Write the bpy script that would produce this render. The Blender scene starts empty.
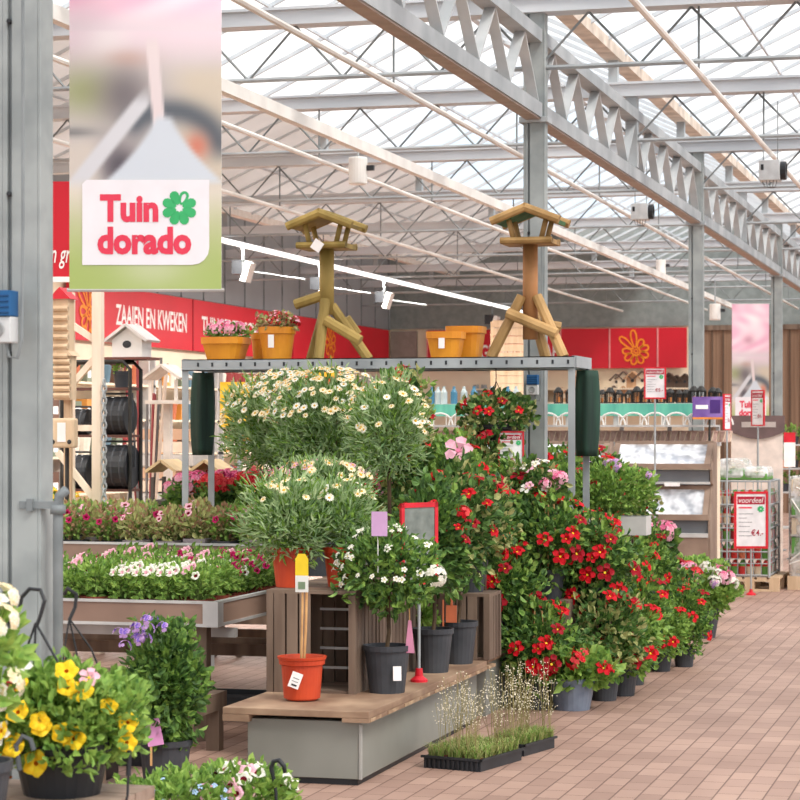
import bpy, math, random
import numpy as np
from mathutils import Vector, Matrix, Euler
PI = math.pi
F = 2250.0; TH = math.atan(618/F); CT, ST = math.cos(TH), math.sin(TH); EYE = 1.65; HZ = 430.0
scene = bpy.context.scene; C = scene.collection
def at(px, py, c):
    u = (px-400)/F*c
    return Vector((u*CT - c*ST, u*ST + c*CT, EYE-(py-HZ)*c/F))
def xy(px, c, z=0):
    p = at(px, HZ, c); return Vector((p.x, p.y, z))
def floor_c(py, z=0): return (EYE-z)*F/(py-HZ)
def on_y(px, Y): return Y*math.tan(math.atan((px-400)/F)-TH)
def on_x(px, X): return X/math.tan(math.atan((px-400)/F)-TH)
def cam_depth(x, y): return -x*ST+y*CT
# ---------------------------------------------------------------- materials
MATS = {}
def mat(name, c1, c2=None, rough=.6, metal=0, scale=8, trans=0, bump=0, stretch=None, emit=None, spec=.4, lo=.35, hi=.65):
    if name in MATS: return MATS[name]
    m = bpy.data.materials.new(name); m.use_nodes = True; nt = m.node_tree; N = nt.nodes; L = nt.links
    N.clear(); out = N.new('ShaderNodeOutputMaterial'); b = N.new('ShaderNodeBsdfPrincipled')
    b.inputs['Roughness'].default_value = rough; b.inputs['Metallic'].default_value = metal
    b.inputs['Specular IOR Level'].default_value = spec
    c2 = c2 or tuple(x*.82 for x in c1)
    tc = N.new('ShaderNodeTexCoord'); mp = N.new('ShaderNodeMapping'); L.new(tc.outputs['Object'], mp.inputs[0])
    if stretch: mp.inputs['Scale'].default_value = stretch
    no = N.new('ShaderNodeTexNoise'); no.inputs['Scale'].default_value = scale; no.inputs['Detail'].default_value = 3
    L.new(mp.outputs[0], no.inputs['Vector'])
    rp = N.new('ShaderNodeValToRGB'); rp.color_ramp.elements[0].position = lo; rp.color_ramp.elements[1].position = hi
    rp.color_ramp.elements[0].color = (*c2, 1); rp.color_ramp.elements[1].color = (*c1, 1)
    L.new(no.outputs['Fac'], rp.inputs[0]); L.new(rp.outputs[0], b.inputs['Base Color'])
    if bump:
        bp = N.new('ShaderNodeBump'); bp.inputs['Strength'].default_value = bump; bp.inputs['Distance'].default_value = .01
        L.new(no.outputs['Fac'], bp.inputs['Height']); L.new(bp.outputs[0], b.inputs['Normal'])
    if trans:
        t = N.new('ShaderNodeBsdfTranslucent'); L.new(rp.outputs[0], t.inputs[0]); mx = N.new('ShaderNodeMixShader')
        mx.inputs[0].default_value = trans; L.new(b.outputs[0], mx.inputs[1]); L.new(t.outputs[0], mx.inputs[2]); L.new(mx.outputs[0], out.inputs[0])
    else: L.new(b.outputs[0], out.inputs[0])
    if emit:
        b.inputs['Emission Color'].default_value = (*emit[:3], 1); b.inputs['Emission Strength'].default_value = emit[3]
    MATS[name] = m; return m
def srgb(r, g, b):
    f = lambda v: (v/255/12.92) if v/255 <= .04045 else ((v/255+.055)/1.055)**2.4
    return (f(r), f(g), f(b))
S = srgb
def clear(name, col, fac, rough=.1, noise=False):
    if name in MATS: return MATS[name]
    m = bpy.data.materials.new(name); m.use_nodes = True; nt = m.node_tree; N = nt.nodes; L = nt.links; N.clear()
    out = N.new('ShaderNodeOutputMaterial'); t = N.new('ShaderNodeBsdfTransparent'); b = N.new('ShaderNodeBsdfPrincipled'); mx = N.new('ShaderNodeMixShader')
    b.inputs['Base Color'].default_value = (*col, 1); b.inputs['Roughness'].default_value = rough
    mx.inputs[0].default_value = fac
    if noise:
        tc = N.new('ShaderNodeTexCoord'); no = N.new('ShaderNodeTexNoise'); no.inputs['Scale'].default_value = noise; L.new(tc.outputs['Object'], no.inputs[0])
        mr = N.new('ShaderNodeMapRange'); mr.inputs[1].default_value = .4; mr.inputs[2].default_value = .6; mr.inputs[3].default_value = fac*.5; mr.inputs[4].default_value = min(1, fac*1.6)
        L.new(no.outputs['Fac'], mr.inputs[0]); L.new(mr.outputs[0], mx.inputs[0])
    L.new(t.outputs[0], mx.inputs[1]); L.new(b.outputs[0], mx.inputs[2]); L.new(mx.outputs[0], out.inputs[0]); MATS[name] = m; return m
# ---------------------------------------------------------------- mesh builder
class MB:
    def __init__(s): s.v = []; s.f = []; s.m = []; s.mats = []
    def mi(s, m):
        if m not in s.mats: s.mats.append(m)
        return s.mats.index(m)
    def add(s, vs, fs, m):
        o = len(s.v); k = s.mi(m); s.v += [tuple(v) for v in vs]; s.f += [tuple(i+o for i in f) for f in fs]; s.m += [k]*len(fs); return s
    def box(s, lo, hi, m, rot=None, piv=None):
        x0, y0, z0 = lo; x1, y1, z1 = hi
        vs = [Vector(p) for p in ((x0,y0,z0),(x1,y0,z0),(x1,y1,z0),(x0,y1,z0),(x0,y0,z1),(x1,y0,z1),(x1,y1,z1),(x0,y1,z1))]
        if rot is not None:
            R = Euler(rot).to_matrix(); c = Vector(piv) if piv is not None else (Vector(lo)+Vector(hi))/2
            vs = [c+R@(v-c) for v in vs]
        return s.add(vs, [(0,3,2,1),(4,5,6,7),(0,1,5,4),(1,2,6,5),(2,3,7,6),(3,0,4,7)], m)
    def bar(s, a, b, w, h, m, up=(0,0,1)):
        a = Vector(a); b = Vector(b); d = (b-a).normalized(); u = Vector(up)
        if abs(d.dot(u)) > .98: u = Vector((0,1,0))
        x = d.cross(u).normalized()*w/2; z = x.cross(d).normalized()*h/2
        vs = [a-x-z, a+x-z, a+x+z, a-x+z, b-x-z, b+x-z, b+x+z, b-x+z]
        return s.add(vs, [(0,1,2,3),(7,6,5,4),(0,4,5,1),(1,5,6,2),(2,6,7,3),(3,7,4,0)], m)
    def tube(s, pts, r, m, n=8, cap=True):
        pts = [Vector(p) for p in pts]; k = len(pts); rs = r if isinstance(r, (list, tuple)) else [r]*k
        vs = []; px = None
        for i, p in enumerate(pts):
            d = (pts[min(i+1,k-1)]-pts[max(i-1,0)]).normalized()
            if px is None:
                u = Vector((0,0,1)) if abs(d.z) < .9 else Vector((0,1,0)); px = d.cross(u).normalized()
            px = (px - d*px.dot(d)).normalized(); py = d.cross(px)
            vs += [p+(px*math.cos(2*PI*j/n)+py*math.sin(2*PI*j/n))*rs[i] for j in range(n)]
        fs = [(i*n+j, i*n+(j+1)%n, (i+1)*n+(j+1)%n, (i+1)*n+j) for i in range(k-1) for j in range(n)]
        if cap: fs += [tuple(range(n))[::-1], tuple((k-1)*n+j for j in range(n))]
        return s.add(vs, fs, m)
    def lathe(s, prof, m, c=(0,0,0), n=20, axis='z', sq=None):
        vs = []; k = len(prof)
        for r, z in prof:
            for j in range(n):
                a = 2*PI*j/n; ca, sa = math.cos(a), math.sin(a)
                if sq:
                    q = (abs(ca)**sq+abs(sa)**sq)**(-1/sq); ca *= q; sa *= q
                if axis == 'z': v = (c[0]+r*ca, c[1]+r*sa, c[2]+z)
                elif axis == 'y': v = (c[0]+r*ca, c[1]+z, c[2]+r*sa)
                else: v = (c[0]+z, c[1]+r*ca, c[2]+r*sa)
                vs.append(v)
        fs = [(i*n+j, i*n+(j+1)%n, (i+1)*n+(j+1)%n, (i+1)*n+j) for i in range(k-1) for j in range(n)]
        return s.add(vs, fs, m)
    def prism(s, poly, y0, y1, m):      # polygon in local XZ, thickness along Y
        n = len(poly); vs = [(p[0], y0, p[1]) for p in poly]+[(p[0], y1, p[1]) for p in poly]
        fs = [tuple(range(n)), tuple(range(2*n-1, n-1, -1))]+[((i+1)%n, i, i+n, (i+1)%n+n) for i in range(n)]
        return s.add(vs, fs, m)
    def mesh(s, name, smooth=False, bevel=0):
        me = bpy.data.meshes.new(name); me.from_pydata(s.v, [], s.f)
        for m in s.mats: me.materials.append(m)
        me.polygons.foreach_set('material_index', s.m)
        if smooth: me.polygons.foreach_set('use_smooth', [True]*len(s.f))
        me.update(); return me
    def build(s, name, parent=None, loc=None, smooth=False, bevel=0, rotz=0):
        o = link(name, s.mesh(name, smooth), parent, loc, rotz)
        if bevel:
            b = o.modifiers.new('Bevel', 'BEVEL'); b.width = bevel; b.segments = 2; b.limit_method = 'ANGLE'
        return o
def link(name, me, parent=None, loc=None, rotz=0, scale=None):
    o = bpy.data.objects.new(name, me); C.objects.link(o)
    if parent: o.parent = parent
    if loc is not None: o.location = loc
    if rotz: o.rotation_euler.z = rotz
    if scale is not None: o.scale = (scale,)*3 if not isinstance(scale, (tuple, list)) else scale
    return o
def tag(o, label=None, cat=None, group=None, kind=None):
    if label: o['label'] = label
    if cat: o['category'] = cat
    if group: o['group'] = group
    if kind: o['kind'] = kind
    return o
def thing(name, label, cat, loc=(0,0,0), rotz=0, group=None, scale=None):
    return tag(link(name, None, None, loc, rotz, scale), label, cat, group)
def struct(name, mb, smooth=False, bevel=0, **k): return tag(mb.build(name, smooth=smooth, bevel=bevel, **k), kind='structure')
KIDS = {}
def copy_tree(o, parent=None, names=None):
    c = o.copy(); C.objects.link(c); c.parent = parent
    for ch in kids(o): copy_tree(ch, c)
    return c
def kids(o): return [x for x in o.children]
def dup(o, loc, rotz=0, label=None, group=None, scale=None):
    c = copy_tree(o); c.location = loc; c.rotation_euler.z = rotz
    if label: c['label'] = label
    if group: c['group'] = group
    if scale is not None: c.scale = (scale,)*3 if not isinstance(scale, (tuple, list)) else scale
    return c
def text_into(mb, body, x0, z0, w, h, y, m, bold=.0, shear=0, th=.004):
    cu = bpy.data.curves.new('txt', 'FONT'); cu.body = body; cu.size = 1; cu.offset = bold; cu.shear = shear; cu.fill_mode = 'FRONT'; cu.resolution_u = 3
    o = bpy.data.objects.new('txt', cu); C.objects.link(o); dg = bpy.context.evaluated_depsgraph_get(); dg.update()
    me = bpy.data.meshes.new_from_object(o.evaluated_get(dg)); vs = [v.co.copy() for v in me.vertices]; fs = [tuple(p.vertices) for p in me.polygons]
    bpy.data.objects.remove(o); bpy.data.curves.remove(cu); bpy.data.meshes.remove(me)
    if not vs: return
    ax, bx = min(v.x for v in vs), max(v.x for v in vs); az, bz = min(v.y for v in vs), max(v.y for v in vs)
    mb.add([(x0+(v.x-ax)/(bx-ax)*w, y, z0+(v.y-az)/(bz-az)*h) for v in vs], fs, m)
def ring_petal(mb, cx, cz, ang, r0, r1, wid, thick, y, m, n=12, solid=False):
    L = (r1-r0)/2; d = (math.cos(ang), math.sin(ang)); e = (-d[1], d[0]); mc = (cx+d[0]*(r0+L), cz+d[1]*(r0+L)); vs = []
    for k in range(n):
        a = 2*PI*k/n
        for q in (1, 0):
            l = (L-(0 if q else thick))*math.cos(a); w = (wid-(0 if q else thick))*math.sin(a)*(1+.35*math.cos(a))
            if solid and not q: l = w = 0
            vs.append((mc[0]+d[0]*l+e[0]*w, y, mc[1]+d[1]*l+e[1]*w))
    mb.add(vs, [(2*k, 2*((k+1)%n), 2*((k+1)%n)+1, 2*k+1) for k in range(n)], m)
# shared materials
GALV = mat('galvanised steel', S(176,180,182), S(150,155,158), .55, .25, 3)
COLM = mat('weathered column steel', S(158,163,162), S(134,140,140), .6, .15, 5)
GALVD = mat('dull galvanised steel', S(140,145,146), S(112,118,120), .6, .2, 5)
ALU = mat('aluminium bar', S(205,203,200), S(180,178,176), .5, .2, 4)
WHITE = mat('white paint', S(235,233,228), S(218,215,210), .5, 0, 4)
BLACKP = mat('black plastic', S(44,46,50), S(34,35,38), .45, 0, 6)
DARKP = mat('dark grey pot plastic', S(66,69,74), S(50,52,57), .5, 0, 6)
ORP = mat('orange red plastic pot', S(205,74,38), S(180,58,30), .45, 0, 5)
TERRA = mat('small terracotta plastic pot', S(140,66,48), S(110,50,38), .6, 0, 5)
YOR = mat('ochre orange planter', S(226,150,38), S(205,125,25), .5, 0, 5)
SOIL = mat('potting soil', S(70,50,38), S(38,28,22), .95, 0, 40, bump=.6)
WOOD = mat('weathered brown wood', S(134,114,98), S(96,78,66), .8, 0, 9, stretch=(1,1,.12))
WOODH = mat('weathered brown board', S(134,114,98), S(96,78,66), .8, 0, 9, stretch=(.12,1,1))
PLY = mat('worn plywood', S(178,150,124), S(128,100,80), .7, 0, 6, stretch=(.6,.4,1))
PALE = mat('pale pine', S(222,196,164), S(196,165,132), .7, 0, 8, stretch=(1,1,.15))
IMPR = mat('green treated pine', S(178,150,84), S(128,108,52), .65, 0, 6, stretch=(1,1,.3))
IMPRB = mat('orange brown treated pine', S(186,128,80), S(132,92,52), .65, 0, 6, stretch=(1,1,.3))
RED = mat('red banner vinyl', S(206,22,44), S(196,18,38), .5, 0, 1)
REDP = mat('red plastic', S(214,30,48), S(190,20,36), .4)
CREAM = mat('cream paint', S(240,225,200), S(226,208,182), .7, 0, 1)
ORNG = mat('orange print', S(245,150,40), S(240,130,30), .6)
WPRINT = mat('white print', S(245,240,238), S(235,230,228), .6)
GREYB = mat('grey panel board', S(140,140,132), S(126,126,118), .55, 0, 2)
LEAFB = mat('bark', S(104,84,62), S(66,52,38), .9, 0, 20, bump=.5)
# ================================================================= camera, sky, light
cam = bpy.data.cameras.new('camera'); co = bpy.data.objects.new('camera', cam); C.objects.link(co); scene.camera = co
cam.sensor_width = 36; cam.lens = F/800*36; cam.shift_y = 30/800; cam.clip_end = 300
cam.dof.use_dof = True; cam.dof.focus_distance = 12.5; cam.dof.aperture_fstop = 9
co.location = (0, 0, EYE); co.rotation_euler = (PI/2, 0, TH)
w = bpy.data.worlds.new('sky'); scene.world = w; w.use_nodes = True; N = w.node_tree.nodes; L = w.node_tree.links
bg = N['Background']; tc = N.new('ShaderNodeTexCoord'); no = N.new('ShaderNodeTexNoise'); no.inputs['Scale'].default_value = 5; no.inputs['Detail'].default_value = 5
rp = N.new('ShaderNodeValToRGB'); L.new(tc.outputs['Generated'], no.inputs[0]); L.new(no.outputs['Fac'], rp.inputs[0]); L.new(rp.outputs[0], bg.inputs[0])
rp.color_ramp.elements[0].position = .38; rp.color_ramp.elements[0].color = (.62,.76,.9,1); rp.color_ramp.elements[1].position = .52; rp.color_ramp.elements[1].color = (1,.99,.98,1)
bg.inputs[1].default_value = 1.15
sun = bpy.data.lights.new('sun', 'SUN'); sun.energy = 2.6; sun.angle = math.radians(22); sun.color = (1,.96,.9)
so = bpy.data.objects.new('sun', sun); C.objects.link(so); so.rotation_euler = (math.radians(38), math.radians(12), math.radians(40))
scene.view_settings.view_transform = 'Standard'; scene.view_settings.look = 'None'; scene.view_settings.exposure = .55; scene.view_settings.gamma = 1
# ================================================================= floor
m = bpy.data.materials.new('clay pavers'); m.use_nodes = True; N = m.node_tree.nodes; L = m.node_tree.links; b = N['Principled BSDF']
tc = N.new('ShaderNodeTexCoord'); mp = N.new('ShaderNodeMapping'); mp.inputs['Rotation'].default_value = (0,0,PI/2); L.new(tc.outputs['Object'], mp.inputs[0])
br = N.new('ShaderNodeTexBrick'); br.inputs['Scale'].default_value = 1; br.inputs['Brick Width'].default_value = .22; br.inputs['Row Height'].default_value = .11
br.inputs['Mortar Size'].default_value = .0045; br.inputs['Mortar Smooth'].default_value = .4; br.inputs['Bias'].default_value = -.1
br.inputs['Color1'].default_value = (*S(180,148,132),1); br.inputs['Color2'].default_value = (*S(158,127,113),1); br.inputs['Mortar'].default_value = (*S(112,84,72),1)
L.new(mp.outputs[0], br.inputs[0]); no = N.new('ShaderNodeTexNoise'); no.inputs['Scale'].default_value = 1.3; no.inputs['Detail'].default_value = 6; L.new(tc.outputs['Object'], no.inputs[0])
mx = N.new('ShaderNodeMix'); mx.data_type = 'RGBA'; mx.blend_type = 'MULTIPLY'; mx.inputs['Factor'].default_value = .55
r2 = N.new('ShaderNodeValToRGB'); r2.color_ramp.elements[0].position = .35; r2.color_ramp.elements[0].color = (.72,.68,.66,1); r2.color_ramp.elements[1].position = .65
L.new(no.outputs['Fac'], r2.inputs[0]); L.new(br.outputs[0], mx.inputs[6]); L.new(r2.outputs[0], mx.inputs[7]); L.new(mx.outputs[2], b.inputs['Base Color'])
b.inputs['Roughness'].default_value = .6
bp = N.new('ShaderNodeBump'); bp.inputs['Strength'].default_value = .4; bp.inputs['Distance'].default_value = .004; bp.invert = True; L.new(br.outputs['Fac'], bp.inputs['Height']); L.new(bp.outputs[0], b.inputs['Normal'])
mb = MB(); mb.box((-20,-6,-.1),(16,60,0), m); struct('floor', mb)
# ================================================================= walls
XL, YB = -12.65, 45.2
WG = mat('grey cladding', S(150,154,158), S(140,144,148), .5, .1, 1)
mb = MB(); mb.box((XL-.2,6,0),(XL,YB,5.55), CREAM)
mb.box((XL,6,3.73),(XL+.03,YB,5.55), WG)
for k in range(40): mb.box((XL+.03,6+k,3.73),(XL+.05,6.02+k,5.55), GALVD)
struct('wall_left', mb)
mb = MB(); mb.box((XL-.2,YB,0),(9,YB+.2,5.9), CREAM); mb.box((XL,YB-.03,3.75),(9,YB,5.9), mat('grey green cladding', S(138,146,144), S(124,132,130)))
x0 = on_y(701, YB); 
SL = mat('brown slatted wall', S(150,120,98), S(128,100,80), .8, 0, 5, stretch=(6,1,.1))
mb.box((x0,YB-.06,0),(9,YB-.03,3.72), SL)
k = x0
while k < 8.8: mb.box((k,YB-.09,0),(k+.03,YB-.06,3.7), mat('dark joint', S(100,78,62))); k += .22
mb.box((x0,YB-.1,3.65),(9,YB-.03,3.75), WOOD)
struct('wall_back', mb)
# red fascia banners
def flower_logo(mb, cx, cz, R, y, m, n=9, thick=.06, stretchv=1.0):
    for i in range(n):
        a = PI/2+2*PI*i/n+.15; big = 1.25 if i in (0, 1) else .8
        ring_petal(mb, cx, cz, a, R*.16, R*big, R*.2, R*thick*1.6, y, m)
    ring_petal(mb, cx, cz, 0, -R*.14, R*.14, R*.14, R*.07, y, m)
H0, H1 = 2.9, 3.71
def fascia_left(y0, y1, label, txt=None, logo=None, tw=None):
    # local: x along wall; object rotated so local x = +Y
    mb = MB(); Lh = y1-y0; mb.box((0,-.04,0),(Lh,0,H1-H0), RED)
    t = thing('shop_banner', label, 'banner', (XL+.06, y0, H0), PI/2)
    mb.build('panel', t)
    if txt:
        q = MB(); text_into(q, txt, tw[0]-y0, .27, tw[1]-tw[0], .3, -.046, WPRINT, .018); q.build('lettering', t)
    if logo:
        q = MB(); flower_logo(q, logo-y0, .4, .42, -.05, ORNG); q.build('flower_emblem', t)
    e = MB(); e.box((0,-.05,0),(.03,-.04,H1-H0), mat('banner seam', S(170,14,34))); e.build('seam', t)
Y = lambda px: on_x(px, XL+.06)
fascia_left(Y(66), Y(97), 'red wall banner with an orange flower, left of the words ZAAIEN EN KWEKEN', logo=Y(86))
fascia_left(Y(97)+.01, Y(190), 'long red wall banner lettered ZAAIEN EN KWEKEN in white capitals', 'ZAAIEN EN KWEKEN', tw=(Y(113),Y(184)))
fascia_left(Y(190)+.01, Y(290), 'red wall banner whose white lettering starts TUI, behind orange planters', 'TUINGEREEDSCHAP', tw=(Y(199),Y(262)))
fascia_left(Y(290)+.01, Y(387), 'red wall banner with small orange flower, seen between the left bird table legs', logo=Y(328))
def fascia_back(pa, pb, label, logo=None, txt=None, tp=None):
    x0, x1 = on_y(pa, YB-.1), on_y(pb, YB-.1); t = thing('shop_banner', label, 'banner', (x0, YB-.1, H0))
    mb = MB(); mb.box((0,-.04,0),(x1-x0,0,H1-H0), RED); mb.build('panel', t)
    e = MB(); e.box((0,-.05,0),(.03,-.04,H1-H0), mat('pale seam', S(235,150,150))); e.build('seam', t)
    if logo: q = MB(); flower_logo(q, on_y(logo, YB)-x0, .34, .36, -.05, ORNG); q.build('flower_emblem', t)
    if txt: q = MB(); text_into(q, txt, on_y(tp[0], YB)-x0, .2, (tp[1]-tp[0])/47.9, .3, -.046, WPRINT, .018); q.build('lettering', t)
fascia_back(427, 560, 'red back wall banner with white capitals, behind the right bird table', txt='GEREEDSCHAP', tp=(482,560))
fascia_back(560.3, 609, 'plain red back wall banner right of the right bird table')
fascia_back(609.3, 657, 'red back wall banner with the big orange flower', logo=637)
fascia_back(657.3, 687, 'plain red back wall banner left of the third steel column')
mb = MB(); mb.box((on_y(392,YB), YB-.12, 2.6),(on_y(418,YB), YB-.03, 3.7), mat('taupe panel', S(150,138,130))); tag(mb.build('ribbed_panel'), 'taupe ribbed panel in the far corner left of the orange tubs', 'panel')
# hanging red sign behind the front column
p = at(45, 282, 17); t = thing('hanging_sign', 'red sign with white handwriting seen between the front column and the photo banner', 'sign', p, TH)
mb = MB(); mb.box((-.12,0,.04),(.42,.03,.76), RED); mb.box((-.12,0,0),(.42,.03,.04), WPRINT); mb.build('panel', t)
q = MB(); text_into(q, 'en gr', .0, .1, .2, .14, -.006, WPRINT, .01, .3); q.build('lettering', t)
for x in (-.05,.35): q = MB(); q.tube([(x,.015,.76),(x,.015,2.0)], .006, GALV, 5); q.build('wire', t)
# ================================================================= steel frame
X0 = -3.19
def colY(n): return 8*n-.876
mb_all = None
for n in range(1, 6):
    mb = MB(); y = colY(n); x = X0 if n > 1 else -3.175
    wd = .075; zt = 4.5
    if n == 1: y -= .25
    mb.box((x-wd,y-.05,0),(x-wd+.012,y+.05,zt), COLM); mb.box((x+wd-.012,y-.05,0),(x+wd,y+.05,zt), COLM); mb.box((x-wd+.012,y-.035,0),(x+wd-.012,y-.022,zt), GALVD)
    mb.box((x-.03,y-.05,0),(x+wd-.012,y-.034,zt), COLM); mb.box((x-wd+.012,y-.05,0),(x-.045,y-.034,zt), COLM)
    mb.box((x-.13,y-.11,0),(x+.13,y+.11,.012), GALVD)
    for z in (1.02,1.9,2.43,3.0): mb.tube([(x-.037,y-.06,z),(x-.037,y-.03,z)], .009, BLACKP, 6)
    if n == 1: mb.box((x-.24,y-.02,0),(x-.078,y+.12,zt), COLM)
    mb.box((x-.1,y-.08,3.75),(x+.1,y+.08,3.79), GALV)
    struct('column', mb, bevel=.003)
# main truss: one length per bay
WEB = mat('light grey web steel', S(196,198,198), S(172,176,178), .5, .2, 3)
for n in range(0, 6):
    mb = MB(); ya, yb = colY(n)+.06, colY(n+1)-.06
    mb.bar((X0,ya,3.83),(X0,yb,3.83), .12, .1, GALV); mb.bar((X0,ya,4.34),(X0,yb,4.34), .12, .09, GALV)
    mb.box((X0-.05,ya,3.768),(X0+.05,yb,3.779), mat('brownish underside', S(168,150,138)))
    k = 9; st = (yb-ya)/k
    for i in range(k):
        y = ya+st*i
        mb.bar((X0,y,3.9),(X0,y+st/2,4.3), .07, .014, WEB, up=(0,1,0)); mb.bar((X0,y+st/2,4.3),(X0,y+st,3.9), .07, .014, WEB, up=(0,1,0))
    ym = (ya+yb)/2; mb.box((X0-.05,ym-.05,3.9),(X0+.05,ym+.05,4.5), GALV)
    struct('roof_truss', mb)
GUT = mat('pale gutter steel', S(206,210,214), S(176,182,188), .5, .15, 3, stretch=(.2,1,1))
gys = [4*k-.876 for k in range(1, 12)]
zg0, zg1, zr = 4.5, 4.62, 5.42
for y in gys:
    mb = MB(); xa, xb = XL, 12
    mb.box((xa,y-.09,zg0),(xb,y+.09,zg1-.02), GUT); mb.box((xa,y-.12,zg1-.02),(xb,y+.12,zg1), GUT)
    zc = 4.13; mb.tube([(xa,y,zc),(xb,y,zc)], .018, GALV, 6)
    x = X0+.02-.7*14
    while x < 11.5:
        if x > xa:
            mb.tube([(x,y,zc),(x+.35,y,zg0)], .009, GALVD, 4, False); mb.tube([(x+.35,y,zg0),(x+.7,y,zc)], .009, GALVD, 4, False)
        x += .7
    struct('gutter', mb)
GLASS = clear('frosted roof glass', (.95,.97,1), .16, .25)
SHADE = mat('taupe roof screen', S(200,194,190), S(180,173,168), .8, 0, .6, trans=.4)
BARM = mat('glazing bar', S(206,212,216), S(190,196,202), .6, .1, 3)
GX = [-11.2,-7.2,-3.35,.65,4.65,8.65]; ZG, ZR = 4.9, 5.8; YA_ = 3.0
spans = [(XL,ZG+.62,GX[0],ZG)]
for i in range(len(GX)-1): xm = (GX[i]+GX[i+1])/2; spans += [(GX[i],ZG,xm,ZR),(xm,ZR,GX[i+1],ZG)]
for xa, za, xb, zb in spans:
    mb = MB(); mb.add([(xa,YA_,za),(xb,YA_,zb),(xb,YB,zb),(xa,YB,za)], [(0,1,2,3)], SHADE if xb <= GX[1]+.01 else GLASS); struct('ceiling', mb)
    mb = MB(); y = YA_+.3
    while y < YB: mb.bar((xa,y,za-.02),(xb,y,zb-.02), .028, .035, BARM); y += .8
    xm, zm = (xa+xb)/2, (za+zb)/2-.04; mb.bar((xm,YA_,zm),(xm,YB,zm), .02, .03, BARM); struct('ceiling_bars', mb)
for i in range(len(GX)-1): xm = (GX[i]+GX[i+1])/2; mb = MB(); mb.bar((xm,YA_,ZR),(xm,YB,ZR), .07, .06, BARM); struct('ceiling_ridge', mb)
for i, x in enumerate(GX):
    mb = MB(); mb.bar((x,YA_,ZG-.03),(x,YB,ZG-.03), .14, .1, mat('white gutter', S(238,234,228), S(222,216,208), .5) if i != 2 else mat('beige gutter', S(222,208,194), S(190,176,162), .8, 0, 5))
    for y in gys: mb.box((x-.04,y-.04,zg1),(x+.04,y+.04,ZG-.08), GALV)
    struct('roof_gutter', mb)
# lines running the length of the hall
def run(name, x, z, r, m, label=None, box=None):
    mb = MB()
    if box: mb.bar((x,3,z),(x,YB-.2,z), box[0], box[1], m)
    else: mb.tube([(x,3,z),(x,YB-.2,z)], r, m, 8)
    return struct(name, mb)
PIPE = mat('cream pipe', S(236,232,226), S(220,214,206), .5, 0, 2)
for x in (-2.07,-4.2,-6.0,-7.7): run('ceiling_pipe', x, EYE+2.4-.0, .022, PIPE)
run('ceiling_beam', -5.0, EYE+2.24, 0, WHITE, box=(.06,.085))
run('ceiling_light_line', -9.7, EYE+2.4, 0, mat('lit tube line', S(245,245,245), emit=(1,1,1,.9)), box=(.09,.05))
for yy in (14.0, 24.0, 34.0):   # the lit tubes of the light line
    al = bpy.data.lights.new('tube_light', 'AREA'); al.shape = 'RECTANGLE'; al.size = .08; al.size_y = 9.6; al.energy = 330; al.color = (1,.97,.92)
    ao = bpy.data.objects.new('tube_light', al); C.objects.link(ao); ao.location = (-9.7, yy, EYE+2.37)
# cross wires / hangers under the beams
mb = MB()
for x in (-4.2,-6.0,-7.7,-9.7,-2.07):
    for y in gys: mb.tube([(x,y,4.05),(x,y,4.5)], .008, GALVD, 4, False)
struct('ceiling_hangers', mb)
# ================================================================= plants
def leafmat(name, a, b, c=None, tr=.3):
    return mat(name, a, b, .5, 0, 26, trans=tr, lo=.3, hi=.7, spec=.35)
G_MID = leafmat('mid green leaf', S(158,192,92), S(66,106,46)); G_DARK = leafmat('glossy dark leaf', S(118,158,80), S(34,66,34)); G_LIME = leafmat('lime green leaf', S(176,204,104), S(110,156,70))
G_BLUE = leafmat('blue green leaf', S(198,216,166), S(134,170,118), tr=.4); G_OLIVE = leafmat('olive leaf', S(204,202,138), S(146,156,92)); G_RUST = leafmat('reddish leaf', S(196,140,120), S(128,132,78))
STEM = mat('green stem', S(104,128,60), S(80,100,46), .7); CANE = mat('bamboo cane', S(214,168,112), S(180,130,84), .6)
def pm(name, a, b=None, tr=.25): return mat(name, a, b or tuple(x*.85 for x in a), .5, 0, 30, trans=tr, spec=.2)
P_RED = pm('red petal', S(226,24,40), S(190,10,28)); P_DRED = pm('deep red petal', S(170,14,34)); P_YEL = pm('yellow petal', S(255,222,52), S(252,196,30)); P_WHT = pm('white petal', S(250,248,236), S(238,234,220))
P_CRM = pm('cream petal', S(252,240,206), S(246,226,186)); P_PNK = pm('pink petal', S(244,140,178), S(232,110,150)); P_LPK = pm('pale pink petal', S(250,200,214), S(244,176,196)); P_CRL = pm('coral petal', S(240,92,88), S(226,64,72))
P_PUR = pm('violet petal', S(150,120,214), S(120,90,190)); P_MAG = pm('magenta petal', S(206,40,110), S(170,24,84)); P_MAR = pm('maroon petal eye', S(140,16,48)); P_ORG = pm('orange flower eye', S(222,120,20)); P_LAV = pm('lavender petal', S(206,166,220))
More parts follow.
